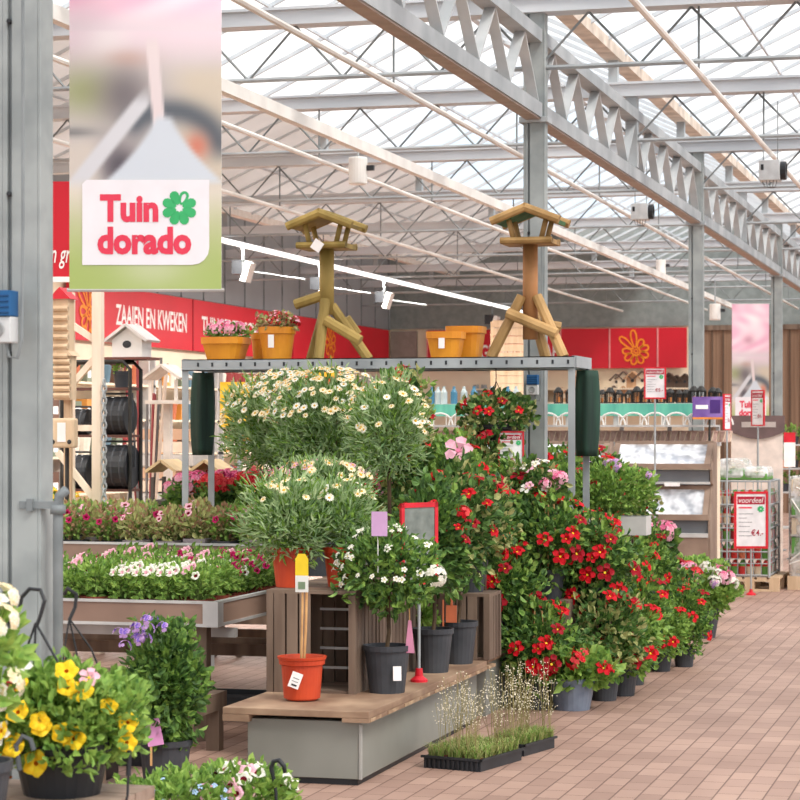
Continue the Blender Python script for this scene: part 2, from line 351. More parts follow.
def foliage(seed, n, rad, cen, L=.05, W=.022, m=G_MID, m2=None, f2=.2, shell=.55, up=.3, shape='ball', stems=True, droop=0, vtx6=True):
    """cloud of folded leaves; rad, cen = ellipsoid radii and centre"""
    r = np.random.default_rng(seed); mb = MB(); k = 0
    V = []; Fc = []; M = []
    mb.mi(m)
    if m2: mb.mi(m2)
    d = r.normal(size=(n,3)); d /= np.linalg.norm(d,axis=1)[:,None]
    if shape == 'dome': d[:,2] = np.abs(d[:,2])*1.0-.15
    rr = shell+(1-shell)*r.random(n)**.7; lump = 1+.16*np.sin(d[:,0]*5+seed)*np.cos(d[:,1]*4+seed*2)+.1*np.sin(d[:,2]*7+seed)
    P = d*(rr*lump)[:,None]*np.array(rad)+np.array(cen)
    for i in range(n):
        dr = d[i]*.7+r.normal(size=3)*.45+np.array([0,0,up-droop]); dr /= np.linalg.norm(dr)
        sd = np.cross(dr, r.normal(size=3)); sd /= (np.linalg.norm(sd)+1e-6); nm = np.cross(sd, dr)
        l = L*(.6+.7*r.random()); wv = W*(.7+.5*r.random()); p = P[i]; b = len(V)
        if vtx6:
            V += [p, p+dr*l*.3+sd*wv*.9+nm*wv*.35, p+dr*l*.7+sd*wv*.75+nm*wv*.3, p+dr*l-nm*l*.12, p+dr*l*.7-sd*wv*.75+nm*wv*.3, p+dr*l*.3-sd*wv*.9+nm*wv*.35]
            Fc += [(b,b+1,b+2,b+3),(b,b+3,b+4,b+5)]; q = 2
        else:
            V += [p, p+dr*l*.5+sd*wv, p+dr*l, p+dr*l*.5-sd*wv+nm*wv*.4]; Fc += [(b,b+1,b+2,b+3)]; q = 1
        M += [1 if (m2 and r.random() < f2) else 0]*q
    mb.v = [tuple(map(float, v)) for v in V]; mb.f = Fc; mb.m = M
    return mb, P
def stems_mb(base, pts, r=.003, m=STEM, mid=.4):
    mb = MB(); b = Vector(base)
    for p in pts:
        p = Vector([float(x) for x in p]); c = b.lerp(p, .5); c.z = b.z+(p.z-b.z)*.65; c.x = b.x+(p.x-b.x)*mid; c.y = b.y+(p.y-b.y)*mid
        mb.tube([b+Vector((random.uniform(-.015,.015),random.uniform(-.015,.015),0)), c, p], r, m, 4, False)
    return mb
def bloom(kind, r=.03, m=P_RED, eye=None, n=5):
    """one blossom opening towards local +Z, at origin"""
    mb = MB()
    if kind == 'trumpet':     # petunia-like funnel, shallow and lobed
        k = 20; eye = eye or m; er = .2 if m is P_YEL else .42
        ring = lambda rr, z, lob: [((rr*(1+lob*math.cos(n*2*PI*j/k)))*math.cos(2*PI*j/k), (rr*(1+lob*math.cos(n*2*PI*j/k)))*math.sin(2*PI*j/k), z+(.12*r*math.cos(n*2*PI*j/k) if lob else 0)) for j in range(k)]
        mb.add(ring(r*.08,-r*1.2,0)+ring(r*.14,-r*.55,0)+ring(r*er,-r*.12,0), [(a*k+j, a*k+(j+1)%k, (a+1)*k+(j+1)%k, (a+1)*k+j) for a in (0,1) for j in range(k)], eye)
        mb.add(ring(r*er,-r*.12,0)+ring(r*.7,r*.06,.05)+ring(r,0,.1), [(a*k+j, a*k+(j+1)%k, (a+1)*k+(j+1)%k, (a+1)*k+j) for a in (0,1) for j in range(k)], m)
    elif kind == 'star':      # five overlapping pointed petals (mandevilla)
        for j in range(n):
            a = 2*PI*j/n; c, s_ = math.cos(a), math.sin(a); e = (-s_, c)
            q = lambda l, w, z: (c*l*r+e[0]*w*r, s_*l*r+e[1]*w*r, z*r)
            mb.add([q(.12,0,-.3), q(.5,-.36,.02), q(.92,-.3,.0), q(1.05,.12,-.12), q(.7,.42,.1), q(.4,.28,.1)], [(0,1,2,3,4,5)], m)
        mb.tube([(0,0,-1.3*r),(0,0,-.5*r),(0,0,-.25*r)], [.06*r,.14*r,.26*r], m, 8, False)
        mb.add([(.14*r*math.cos(2*PI*j/8), .14*r*math.sin(2*PI*j/8), -.2*r) for j in range(8)], [tuple(range(8))], eye or P_YEL)
    elif kind == 'daisy':
        k = n if n > 7 else 13
        for j in range(k):
            a = 2*PI*j/k; c, s_ = math.cos(a), math.sin(a); e = (-s_, c); q = lambda l, w, z: (c*l*r+e[0]*w*r, s_*l*r+e[1]*w*r, z*r)
            mb.add([q(.2,-.08,0), q(.75,-.19,.06), q(1,0,.0), q(.75,.19,.06), q(.2,.08,0)], [(0,1,2,3,4)], m)
        mb.lathe([(.3*r,0),(.26*r,.12*r),(.12*r,.18*r),(0,.2*r)], eye or mat('daisy eye', S(224,170,40)), n=8)
    elif kind == 'cluster':   # geranium / verbena head made of small florets
        for j in range(n):
            ph = random.uniform(0, 2*PI); u = random.uniform(.0, 1); st = math.sqrt(1-u*u); cx, cy, cz = st*math.cos(ph)*r, st*math.sin(ph)*r, u*r*.75
            nv = Vector((cx,cy,cz+.2*r)).normalized(); t = nv.orthogonal().normalized(); b = nv.cross(t); mm = m if not isinstance(m, list) else random.choice(m)
            for i in range(5):
                a = 2*PI*i/5; dd = t*math.cos(a)+b*math.sin(a); ee = nv.cross(dd); p = Vector((cx,cy,cz)); f = r*.36
                mb.add([p, p+dd*f*.6-ee*f*.42, p+dd*f+nv*f*.1, p+dd*f*.6+ee*f*.42], [(0,1,2,3)], mm)
        mb.tube([(0,0,-r*1.5),(0,0,r*.3)], r*.05, STEM, 4, False)
    return mb.mesh('blossom')
def put_blooms(root, meshes, pts, seed, out=None, name='blossom', s=(.85,1.15), face=(-.1,-.5,.35)):
    """one child per flower, turned outwards"""
    rn = random.Random(seed); res = []
    for p in pts:
        p = Vector([float(x) for x in p]); o = link(name, rn.choice(meshes), root, p)
        d = (p-Vector(out)) if out is not None else Vector((0,0,1)); d = d.normalized() if d.length > 1e-4 else Vector((0,0,1)); d = d+Vector(face)*rn.uniform(.4,1.1)+Vector((rn.uniform(-.3,.3),rn.uniform(-.3,.3),rn.uniform(-.2,.3)))
        o.rotation_euler = d.to_track_quat('Z', 'Y').to_euler(); f = rn.uniform(*s); o.scale = (f,f,f); res.append(o)
    return res
def pot_mb(r=.1, h=.18, m=DARKP, rim=.018, taper=.76, soil=True, n=24, sq=None):
    mb = MB(); t = r*taper
    mb.lathe([(0,.004),(t*.8,.004),(t*.82,0),(t,0),(t+(r-t)*.85,h-rim*1.6),(r*.99,h-rim*1.55),(r*1.04,h-rim*1.5),(r*1.05,h),(r*.96,h),(r*.93,h-.02),(r*.9,h-.03)], m, n=n, sq=sq)
    if soil: mb.lathe([(r*.93,h-.022),(r*.5,h-.014),(0,h-.012)], SOIL, n=n, sq=sq)
    return mb
def surf(rn, k, rad, cen, top=.0, front=True, sh=1.0):
    """k points near the ellipsoid's surface; top: bias upwards"""
    out = []
    while len(out) < k:
        d = Vector((rn.gauss(0,1),rn.gauss(0,1),rn.gauss(0,1))).normalized()
        if front and d.y > .35 and rn.random() < .8: continue
        if d.z < top: continue
        out.append((cen[0]+d.x*rad[0]*sh, cen[1]+d.y*rad[1]*sh, cen[2]+d.z*rad[2]*sh))
    return out
# ---- blossom meshes
B_MAND = [bloom('star', .042, P_RED), bloom('star', .036, P_RED), bloom('star', .04, P_DRED)]
B_MANDP = [bloom('star', .04, P_LPK, P_YEL), bloom('star', .04, P_WHT, P_YEL)]
B_YEL = [bloom('trumpet', .038, P_YEL, P_ORG), bloom('trumpet', .034, P_YEL, P_ORG)]
B_WPET = [bloom('trumpet', .027, P_WHT, P_LPK)]; B_PPET = [bloom('trumpet', .026, P_LPK, P_MAR), bloom('trumpet', .026, P_WHT, P_MAR)]; B_MPET = [bloom('trumpet', .024, P_MAG, P_MAR)]
B_DAISY = [bloom('daisy', .026, P_CRM, n=11), bloom('daisy', .022, P_CRM, n=9), bloom('daisy', .026, P_WHT, n=11)]
B_GERP = [bloom('cluster', .05, [P_PNK, P_LPK], n=26)]; B_GERC = [bloom('cluster', .05, [P_CRL, P_CRL, P_RED], n=26)]; B_VIO = [bloom('cluster', .035, [P_PUR, P_LAV], n=16)]; B_LAV = [bloom('cluster', .035, [P_LAV, P_LPK], n=16)]; B_WCL = [bloom('cluster', .045, [P_WHT], n=22)]
B_RCL = [bloom('cluster', .04, [P_RED, P_CRL], n=20)]; B_TINY = [bloom('star', .016, P_WHT, P_YEL)]; B_LIME = [bloom('cluster', .05, [P_YEL, mat('lime petal', S(206,214,50))], n=20)]
def plant(name, label, cat, loc, seed, pot=(.11,.2,DARKP), rad=(.25,.25,.22), cz=None, n=700, L=.05, W=.02, m=G_MID, m2=None, f2=.2, blooms=None, nb=10, top=-.3, sh=1.02, trunk=0, up=.3, droop=0, rotz=0, group=None, canes=None, potsq=None, stemr=.003, bs=(.85,1.15), label_tag=None, shell=.5, tilt=None, b2=None, face=(-.1,-.5,.35)):
    rn = random.Random(seed); t = thing(name, label, cat, loc, rotz, group)
    ph = 0
    if pot:
        ph = pot[1]; pot_mb(pot[0], pot[1], pot[2], sq=potsq).build('pot', t, smooth=False)
    cz = cz if cz is not None else ph+rad[2]*.8+trunk
    mb, P = foliage(seed, n, rad, (0,0,cz), L, W, m, m2, f2, shell, up, droop=droop); mb.build('foliage', t)
    if trunk:
        q = MB(); q.tube([(0,0,max(ph-.02,0)),(.01,0,ph+trunk*.5),(0,.005,cz)], .011, LEAFB, 7)
        for k in range(6):
            a = k*PI/3; q.tube([(0,0,cz-rad[2]*.75),(rad[0]*.5*math.cos(a),rad[1]*.5*math.sin(a),cz)], .004, LEAFB, 4, False)
        q.build('trunk', t)
    else:
        stems_mb((0,0,max(ph-.02,0)), P[:26], stemr).build('stems', t)
    if canes:
        q = MB()
        for a in range(canes): q.tube([(.05*math.cos(a*2.2),.05*math.sin(a*2.2),ph-.03),(.03*math.cos(a*2.2),.03*math.sin(a*2.2),cz+rad[2]*.8)], .005, CANE, 5)
        q.build('support_cane', t)
    if blooms: put_blooms(t, blooms, surf(rn, nb, rad, (0,0,cz), top, sh=sh), seed, (0,0,cz-rad[2]*.3), s=bs, face=face)
    if b2: put_blooms(t, b2[0], surf(rn, b2[1], rad, (0,0,cz), top, sh=sh), seed+7, (0,0,cz-rad[2]*.3), s=bs)
    if label_tag:
        q = MB(); a, hh, mm = label_tag; q.box((-.03,-.002,.07),(.03,.002,.17), mm); q.box((-.005,-.003,0),(.005,.001,.08), mm); q.box((-.02,-.0035,.12),(.02,-.002,.126), WPRINT); q.box((-.02,-.0035,.105),(.02,-.002,.11), WPRINT)
        q.build('plant_label', t, (a, -pot[0]*.75 if pot else 0, ph-.02))
    return t
# ================================================================= printed photo banners
def photo_print(name, w, h, parent, fn, nx=70, ny=120, z0=0, y=-.003):
    me = bpy.data.meshes.new(name); vs = []; cols = []
    for j in range(ny+1):
        for i in range(nx+1):
            u, v = i/nx, j/ny; vs.append((u*w, y, z0+v*h)); cols.append(fn(u, 1-v))
    fs = [(j*(nx+1)+i, j*(nx+1)+i+1, (j+1)*(nx+1)+i+1, (j+1)*(nx+1)+i) for j in range(ny) for i in range(nx)]
    me.from_pydata(vs, [], fs); ca = me.color_attributes.new('print', 'FLOAT_COLOR', 'POINT')
    ca.data.foreach_set('color', [x for c in cols for x in (*srgb(*c), 1)])
    m = bpy.data.materials.new(name+' ink'); m.use_nodes = True; N = m.node_tree.nodes; a = N.new('ShaderNodeAttribute'); a.attribute_name = 'print'
    m.node_tree.links.new(a.outputs['Color'], N['Principled BSDF'].inputs['Base Color']); N['Principled BSDF'].inputs['Roughness'].default_value = .5; me.materials.append(m)
    return link(name, me, parent)
def sst(a, b, x):
    t = max(0, min(1, (x-a)/(b-a))); return t*t*(3-2*t)
def mixc(a, b, t): return tuple(x+(y-x)*t for x, y in zip(a, b))
def scene_print(u, v):     # v from 0 (top of the trowel picture) to 1
    c = mixc((226,206,214), (196,188,184), sst(.0,.3,v)); c = mixc(c, (232,226,224), .6*math.exp(-((u-.25)**2+(v-.06)**2)/.02))
    c = mixc(c, (206,172,160), .8*math.exp(-((u-.38)**2/.02+(v-.17)**2/.003)))
    c = mixc(c, (204,190,168), sst(.55,.85,u)*sst(.15,.3,v)*.8)
    c = mixc(c, (154,160,112), .9*math.exp(-((u-.1)**2/.05+(v-.36)**2/.018)))
    c = mixc(c, (112,104,108), .9*math.exp(-((u-.36)**2/.035+(v-.38)**2/.03)))
    d = math.hypot((u-.66)/.36, (v-.72)/.27); c = mixc(c, (88,94,102), .98*math.exp(-((d-.92)/.27)**2)*sst(.62,.45,v-.2)*sst(.3,.5,u+(.6-v)))
    c = mixc(c, (84,78,86), .98*math.exp(-((u-.33)**2/.018+(v-.8)**2/.02))); c = mixc(c, (206,120,98), .9*math.exp(-((u-.84)**2/.006+(v-.68)**2/.006)))
    c = mixc(c, (96,98,100), .7*math.exp(-((v-.6)/.03)**2)*sst(.3,.0,u)); c = mixc(c, (204,194,184), sst(.6,.7,v)*sst(.25,.1,u))
    q = abs((u-.12)-(.82-v)*.9)                       # pale handle
    c = mixc(c, (208,208,212), sst(.09,.04,q)*sst(.3,.45,v)*sst(.56,.5,u))
    st = sst(.05,.03,abs(u-(.545+.1*(v-.1))))*sst(.02,.1,v)*sst(.62,.55,v); c = mixc(c, (222,208,208), st)
    wid = .05+max(0, v-.5)**1.4*1.25; c = mixc(c, (205,212,220), sst(wid+.03, wid-.03, abs(u-.62))*sst(.48,.54,v)*sst(.93,.88,v))
    c = mixc(c, (224,212,204), sst(.86,.96,v)); return c
def banner_fn(u, v):       # whole banner, v 0..1 top..bottom
    if v < .42:
        c = mixc((238,180,204), (250,222,232), .5+.5*math.sin(9*u+5*math.cos(7*v*2))*math.cos(11*v+4*u)); c = mixc(c, (255,250,250), .7*math.exp(-((u-.6)**2/.05+(v-.15)**2/.01))); c = mixc(c, (190,130,150), .6*math.exp(-((u-.45)**2/.02+(v-.29)**2/.0012)))
        return mixc(c, (222,206,212), sst(.34,.42,v))
    pc = scene_print(u, min(1, (v-.42)/.38))
    if v < .74: return pc
    g = mixc((196,196,160), (164,182,104), sst(.8,.97,v)); g = mixc(g, (206,210,184), .6*math.exp(-((u-.55)**2/.06+(v-.95)**2/.002)))
    return mixc(pc, g, sst(.74,.86,v))
LRED = mat('logo red', S(226,62,88), S(222,56,82), .6); LGRN = mat('logo green', S(62,182,112), S(52,170,100), .6); LWH = mat('logo panel white', S(238,234,238), S(232,228,232), .6)
def photo_banner(label, w, h, loc, rot, hang, ph, pz):
    t = thing('photo_banner', label, 'banner', loc, rot); mb = MB(); mb.box((0,0,0),(w,.006,h), WPRINT); mb.build('sheet', t)
    photo_print('printed_picture', w, h, t, banner_fn)
    # logo plate
    x0, x1, z0, z1 = w*.085, w*.92, pz, pz+ph; r = ph*.2; poly = [(x0,z0),(x1-r,z0)]+[(x1-r+r*math.sin(a), z0+r-r*math.cos(a)) for a in (PI/8,PI/4,3*PI/8,PI/2)]+[(x1,z1),(x0+ph*.05,z1),(x0,z1-ph*.05)]
    q = MB(); q.prism(poly, -.006, -.004, LWH); q.build('logo_plate', t)
    pw = x1-x0; q = MB(); text_into(q, 'Tuin', x0+pw*.14, z0+ph*.5, pw*.46, ph*.33, -.008, LRED, .045); text_into(q, 'dorado', x0+pw*.12, z0+ph*.12, pw*.74, ph*.33, -.008, LRED, .045); q.build('lettering', t)
    q = MB(); cx, cz = x0+pw*.765, z0+ph*.67
    for i in range(8): ring_petal(q, cx, cz, PI/8+i*PI/4, pw*.025, pw*.14, pw*.036, pw*.02, -.008, LGRN, solid=(i != 1))
    q.build('flower_emblem', t)
    for zz_ in (0, h): q = MB(); q.tube([(-.01,.003,zz_),(w+.01,.003,zz_)], .008, ALU, 6); q.build('rod', t)
    for x in (.05, w-.05): q = MB(); q.tube([(x,.003,h),(x,.003,hang)], .003, GALVD, 4); q.build('wire', t)
p = at(69.5, 290, 8.8); photo_banner('large hanging photo banner with white logo plate, beside the nearest steel column', 152*8.8/F, 1.75, p, TH, 2.3, 85*8.8/F, 25*8.8/F)
p = at(732, 429, 36.5); photo_banner('small distant photo banner with pink blossom hanging between the two right columns', 37*36.5/F, 2.03, p, TH, 2.6, 22*36.5/F, 10*36.5/F)
# ================================================================= fittings on the columns
def outlet(px, py, c, y, x, label, s=1):
    z = EYE-(py-HZ)*c/F; t = thing('power_socket', label, 'socket', (x,y,z)); t.scale = (s,s,s)
    mb = MB(); mb.box((-.05,-.06,-.085),(.05,0,.0), mat('grey socket plastic', S(206,208,208))); mb.build('housing', t, bevel=.004)
    q = MB(); q.box((-.045,-.07,.002),(.05,0,.085), mat('blue socket', S(24,88,140))); 
    for k in range(4): q.box((-.046,-.074,.01+k*.018),(.05,-.07,.016+k*.018), mat('blue rib', S(14,66,112)))
    q.build('switch_cover', t, bevel=.004)
    q = MB(); q.lathe([(.028,-.064),(.024,-.067),(.02,-.062),(0,-.062)], mat('socket ring', S(150,152,152)), (0,0,-.042), 16, 'y'); q.build('outlet_ring', t)
    q = MB(); q.tube([(.02,-.03,-.085),(.03,-.03,-.13),(.06,-.03,-.135),(.075,-.03,-.08),(.075,-.02,.3),(.075,-.02,1.2)], .006, GALVD, 6); q.build('conduit', t)
c1 = cam_depth(-3.18, 6.8)
outlet(8, 318, c1, 6.76, xy(9,c1).x, 'grey and blue power socket on the nearest steel column', 1.0)
outlet(529, 385, 15.4, colY(2)-.07, X0+.0, 'blue power socket low on the second steel column, under the rack beam', .8)
# pipe clamped beside column 1
p = at(58, 505, c1+.0); t = thing('irrigation_standpipe', 'grey vertical pipe with elbow clamped to the nearest steel column', 'pipe', (p.x,p.y,0))
mb = MB(); z = p.z; mb.tube([(0,0,0),(0,0,z-.02),(0.005,0,z+.03),(.03,0,z+.05)], .017, GALVD, 10); mb.tube([(0,0,z-.03),(0,0,z)], .026, GALVD, 10); mb.build('riser', t, smooth=True)
q = MB(); q.box((-.13,-.02,z-.012),(.01,.02,z+.012), GALVD); q.box((-.1,-.03,z-.02),(-.08,.03,z+.02), GALVD); q.build('clamp', t)
# lamps and heaters in the roof
def lamp(px, py, c, label, s=1):
    p = at(px, py, c); t = thing('pendant_lamp', label, 'lamp', p); t.scale = (s,s,s); q = MB()
    q.lathe([(0,.13),(.085,.13),(.09,.12),(.09,-.12),(.08,-.13),(0,-.12)], WHITE, n=20); q.build('housing', t)
    q = MB(); q.tube([(0,0,.13),(0,0,.2)], .012, GALV, 6); q.tube([(0,0,.2),(0,0,(4.05-p.z)/s)], .01, GALV, 6); q.build('bracket', t); q = MB(); q.box((.09,-.02,.0),(.16,.02,.05), BLACKP); q.build('connector', t)
lamp(358, 171, 20.5, 'white cylindrical lamp in the roof left of the second column', .95)
lamp(715, 312, 36, 'white cylindrical lamp in the roof just left of the small photo banner', 1)
lamp(661, 267, 33, 'distant cream lamp under the roof left of the third column', .8)
def heater(px, py, c, label):
    p = at(px, py, c); t = thing('air_heater', label, 'heater', p); t.scale = (.62,.62,.62); q = MB(); q.box((-.17,-.15,-.14),(.12,.15,.14), mat('heater white', S(214,218,220))); q.build('casing', t, bevel=.01)
    q = MB(); q.lathe([(.13,.12),(.13,.2),(.1,.2),(.08,.14),(0,.14)], BLACKP, n=16, axis='x'); q.build('fan_duct', t)
    q = MB(); q.box((-.14,-.155,.0),(-.1,-.15,.08), BLACKP); q.build('control', t)
    q = MB()
    for x in (-.12,.08): q.tube([(x,0,.14),(x,0,(4.5-p.z)/.62)], .008, GALVD, 5)
    for k in range(5): q.tube([(-.12+k*.05,-.1,-.14),(-.1+k*.04,-.08,-.22),(-.02+k*.01,0,-.24)], .006, GALVD, 4)
    q.build('hanger', t)
heater(772, 171, 19.5, 'white air heater hanging in the roof at the upper right'); heater(642, 212, 24, 'grey air heater hanging from a gutter between the second and third columns')
def floodlight(px, label):
    c = cam_depth(-9.7, on_x(px, -9.7)); y = on_x(px, -9.7); t = thing('wall_floodlight', label, 'lamp', (-9.7, y, 3.72)); q = MB()
    q.box((-.12,-.1,-.05),(.02,.1,.13), BLACKP); q.build('back', t); q = MB(); q.box((.02,-.09,-.15),(.1,.13,.11), WHITE, rot=(0,.3,0)); q.build('lens', t)
    q = MB(); q.tube([(0,0,.1),(0,0,.31)], .02, GALVD, 6); q.tube([(0,.0,.0),(0,2.6,.05)], .016, GALVD, 6); q.build('arm', t)
for px, l in ((243,'leftmost of the floodlights under the white light line'),(320,'floodlight under the light line just left of the left bird table post'),(384,'floodlight under the light line right of the left bird table'),(492,'farthest floodlight under the light line, left of the right bird table')): floodlight(px, l)
# ================================================================= galvanised rack with its load
YR = 14.1; xl, xr = on_y(186, YR), on_y(572, YR); cR = cam_depth((xl+xr)/2, YR); zT = EYE+72*cR/F; xr2 = xr
t = thing('storage_rack', 'open galvanised rack carrying bird tables and orange planters on its perforated beam', 'rack', (xl,YR,0)); W_ = xr-xl
for nm, a, b_ in (('leg',(0,0),0),('leg',(W_,0),0),('leg',(0,.5),0),('leg',(W_,.5),0)):
    q = MB(); q.box((a[0]-.022,a[1]-.016,0),(a[0]+.022,a[1]-.008,zT), GALV); q.box((a[0]-.022,a[1]-.008,0),(a[0]-.014,a[1]+.02,zT), GALV); q.build(nm, t)
for yy in (-.03,.5):
    q = MB(); q.box((-.02,yy,zT-.075),(W_+.02,yy+.008,zT), GALV); q.box((-.02,yy,zT-.006),(W_+.02,yy+.05,zT), GALV); q.box((-.02,yy,zT-.075),(W_+.02,yy+.03,zT-.07), GALV)
    if yy < 0:
        k = .09
        while k < W_: q.box((k,yy-.002,zT-.048),(k+.014,yy,zT-.022), BLACKP); k += .1
    q.build('beam', t)
for xx in (-.02, W_-.0): q = MB(); q.box((xx,-.0,zT-.07),(xx+.03,.52,zT+.004), GALV); q.build('end_bracket', t)
q = MB()
for k in range(13): q.box((.02,.03+k*.037,zT-.012),(W_-.02,.05+k*.037,zT-.002), GALVD)
q.build('shelf', t)
def rkx(px, y=YR+.2): return on_y(px, y)
def bird_table(label, px, kind, mt, roofm):
    t = thing('bird_table', label, 'bird table', (rkx(px), YR+.24, zT)); A = mt
    q = MB(); q.tube([(0,0,.12 if kind else .3),(0,0,.74)], .05, A if not kind else IMPRB, 12); q.build('post', t, smooth=True)
    q = MB(); q.box((-.17,-.13,.735),(.17,.13,.765), A); q.tube([(-.17,-.13,.755),(.17,-.13,.755)], .022, A, 8); q.tube([(-.17,.13,.755),(.17,.13,.755)], .022, A, 8); q.build('tray', t)
    for sx, sy in ((-1,-1),(1,-1),(-1,1),(1,1)): q = MB(); q.tube([(sx*.09,sy*.09,.76),(sx*.125,sy*.09,.9)], .018, A, 7); q.build('roof_post', t, smooth=True)
    q = MB()
    for s in (-1, 1):
        q.box((min(0,s*.22),-.17,.94),(max(0,s*.22),.17,.965), roofm, rot=(0,s*.36,0), piv=(0,0,.96))
        for yy in (-.17,.17): q.tube([(0,yy,.965),(s*.225,yy,.878)], .028, A, 8)
    q.tube([(0,-.18,.975),(0,.18,.975)], .02, A, 8); q.build('roof', t)
    if kind == 0:
        L = [((.0,-.03,.40),(-.02,-.12,.0)), ((-.03,.02,.3),(-.13,.06,.0)), ((.03,.02,.36),(.28,.04,.0))]; X = [((.02,-.09,.26),(.26,-.09,.12)), ((-.22,.0,.37),(-.02,.0,.43)), ((.1,.1,.28),(.17,.14,.17))]
    else:
        L = [((-.05,-.03,.4),(-.24,-.1,.0)), ((.05,-.03,.4),(.24,-.1,.0)), ((.0,.04,.35),(.07,.16,.0))]; X = [((-.13,-.1,.29),(.2,-.12,.15)), ((.06,.06,.22),(.18,.1,.2))]
    for a, b in L: q = MB(); q.tube([a,b], [.034,.036], A, 9); q.build('leg', t, smooth=False)
    for a, b in X: q = MB(); q.tube([a,b], .036, A, 9); q.build('brace', t)
    if kind == 0: q = MB(); q.box((-.04,-.2,.71),(.03,-.196,.78), WPRINT, rot=(0,.6,0)); q.build('price_tag', t)
bird_table('greenish rustic wooden bird table with white price tag, standing on the left of the rack', 325, 0, IMPR, IMPR)
bird_table('rustic wooden bird table with a green roof slope, standing on the right of the rack', 529, 1, mat('tan treated pine', S(190,152,100), S(140,108,62), .65, 0, 6, stretch=(1,1,.3)), mat('green roofing felt', S(84,126,84), S(66,104,68), .8))
def tub(label, px, w, h, sq, dy=.14, flowers=None, tagm=False, sc=1):
    t = thing('orange_planter', label, 'planter', (rkx(px, YR+dy), YR+dy, zT)); pot_mb(w/2/1.05*(1.0 if not sq else 1.0), h, YOR, .03, .78, n=28 if not sq else 24, sq=sq).build('tub', t, smooth=False)
    if tagm: q = MB(); q.box((-.02,-w/2-.0,h*.35),(.02,-w/2+.004,h*.75), WPRINT); q.build('price_sticker', t)
    return t
tub('square ochre planter at the left end of the rack, under pale pink flowers', 226, .3, .15, 5)
tub('round ochre planter on the rack just left of the left bird table, white sticker', 277, .255, .215, None, .14, tagm=True)
tub('small ochre planter half hidden behind the sticker one on the rack', 261, .14, .19, None, .4)
tub('square ochre planter with white sticker left of the right bird table', 446, .24, .17, 5, .14, tagm=True)
tub('larger plain ochre planter behind the sticker one near the right bird table', 466, .25, .215, 5, .38)
plant('pink_geranium', 'pale pink flowers growing in the square planter at the rack left end', 'plant', (rkx(226,YR+.14),YR+.14,zT+.1), 3, None, (.14,.1,.06), .08, 260, .035, .014, G_MID, blooms=B_GERP, nb=9, top=.2, bs=(.55,.75))
plant('red_flowers', 'dense small red flowers growing in the round planter on the rack', 'plant', (rkx(277,YR+.14),YR+.14,zT+.17), 4, None, (.14,.12,.07), .07, 380, .035, .014, G_RUST, G_OLIVE, .4, blooms=[bloom('cluster', .03, [P_CRL, P_DRED, P_LPK], n=12)], nb=24, top=.0, bs=(.6,.9))
for px, dy, lb in ((203,.32,'dark green fabric roll hanging at the left end of the rack'),(587,.42,'dark green fabric roll hanging at the right end of the rack')):
    x = rkx(px, YR+dy); t = thing('hanging_parasol', lb, 'parasol', (x,YR+dy,zT-.02)); q = MB()
    prof = []
    for k in range(13):
        f = k/12; prof.append((.05+.03*math.sin(PI*min(1,f*.8+.1))**.6, -.06-.56*f))
    G = mat('dark green canvas', S(34,66,52), S(20,42,34), .7, 0, 4, stretch=(4,4,.3))
    vs = []; n = 20
    for i, (r, z) in enumerate(prof):
        for j in range(n): a = 2*PI*j/n; rr = r*(1+.13*math.cos(5*a+i*.1)); vs.append((rr*math.cos(a), rr*math.sin(a), z))
    q.add(vs, [(i*n+j, i*n+(j+1)%n, (i+1)*n+(j+1)%n, (i+1)*n+j) for i in range(12) for j in range(n)]+[tuple(range(n))[::-1], tuple(12*n+j for j in range(n))], G); q.build('canopy', t, smooth=True)
    q = MB(); q.tube([(0,0,-.08),(0,0,.0)], .01, BLACKP, 6); q.build('hook', t)
# ================================================================= plywood display bench
xr = -2.885; yf = (10.37+xr*ST)/CT; yb = on_x(487, xr); xl = -3.6
t = thing('display_bench', 'low grey display box with overhanging worn plywood top', 'bench', (xl,yf,0)); W_ = xr-xl; D_ = yb-yf
q = MB(); q.box((0,0,.318),(W_,D_,.35), PLY); q.build('plywood_top', t, bevel=.003)
q = MB(); q.box((0,.0,.285),(.13,D_,.318), PLY); q.box((W_-.13,.0,.298),(W_,D_,.318), PLY)
for k in range(9): q.box((W_-.12,.02+k*.3,.3),(W_+.004,.2+k*.3,.316), mat('plywood edge', S(186,158,128), S(140,112,88), .8, 0, 14))
q.build('batten', t)
q = MB(); q.box((.11,.04,.03),(W_-.05,D_-.04,.298), GREYB); q.box((W_-.058,.032,.03),(W_-.044,.048,.285), mat('corner strip', S(170,168,162))); q.build('box_body', t, bevel=.003)
q = MB(); q.box((.13,.06,0),(W_-.07,D_-.06,.03), BLACKP); q.build('plinth', t)
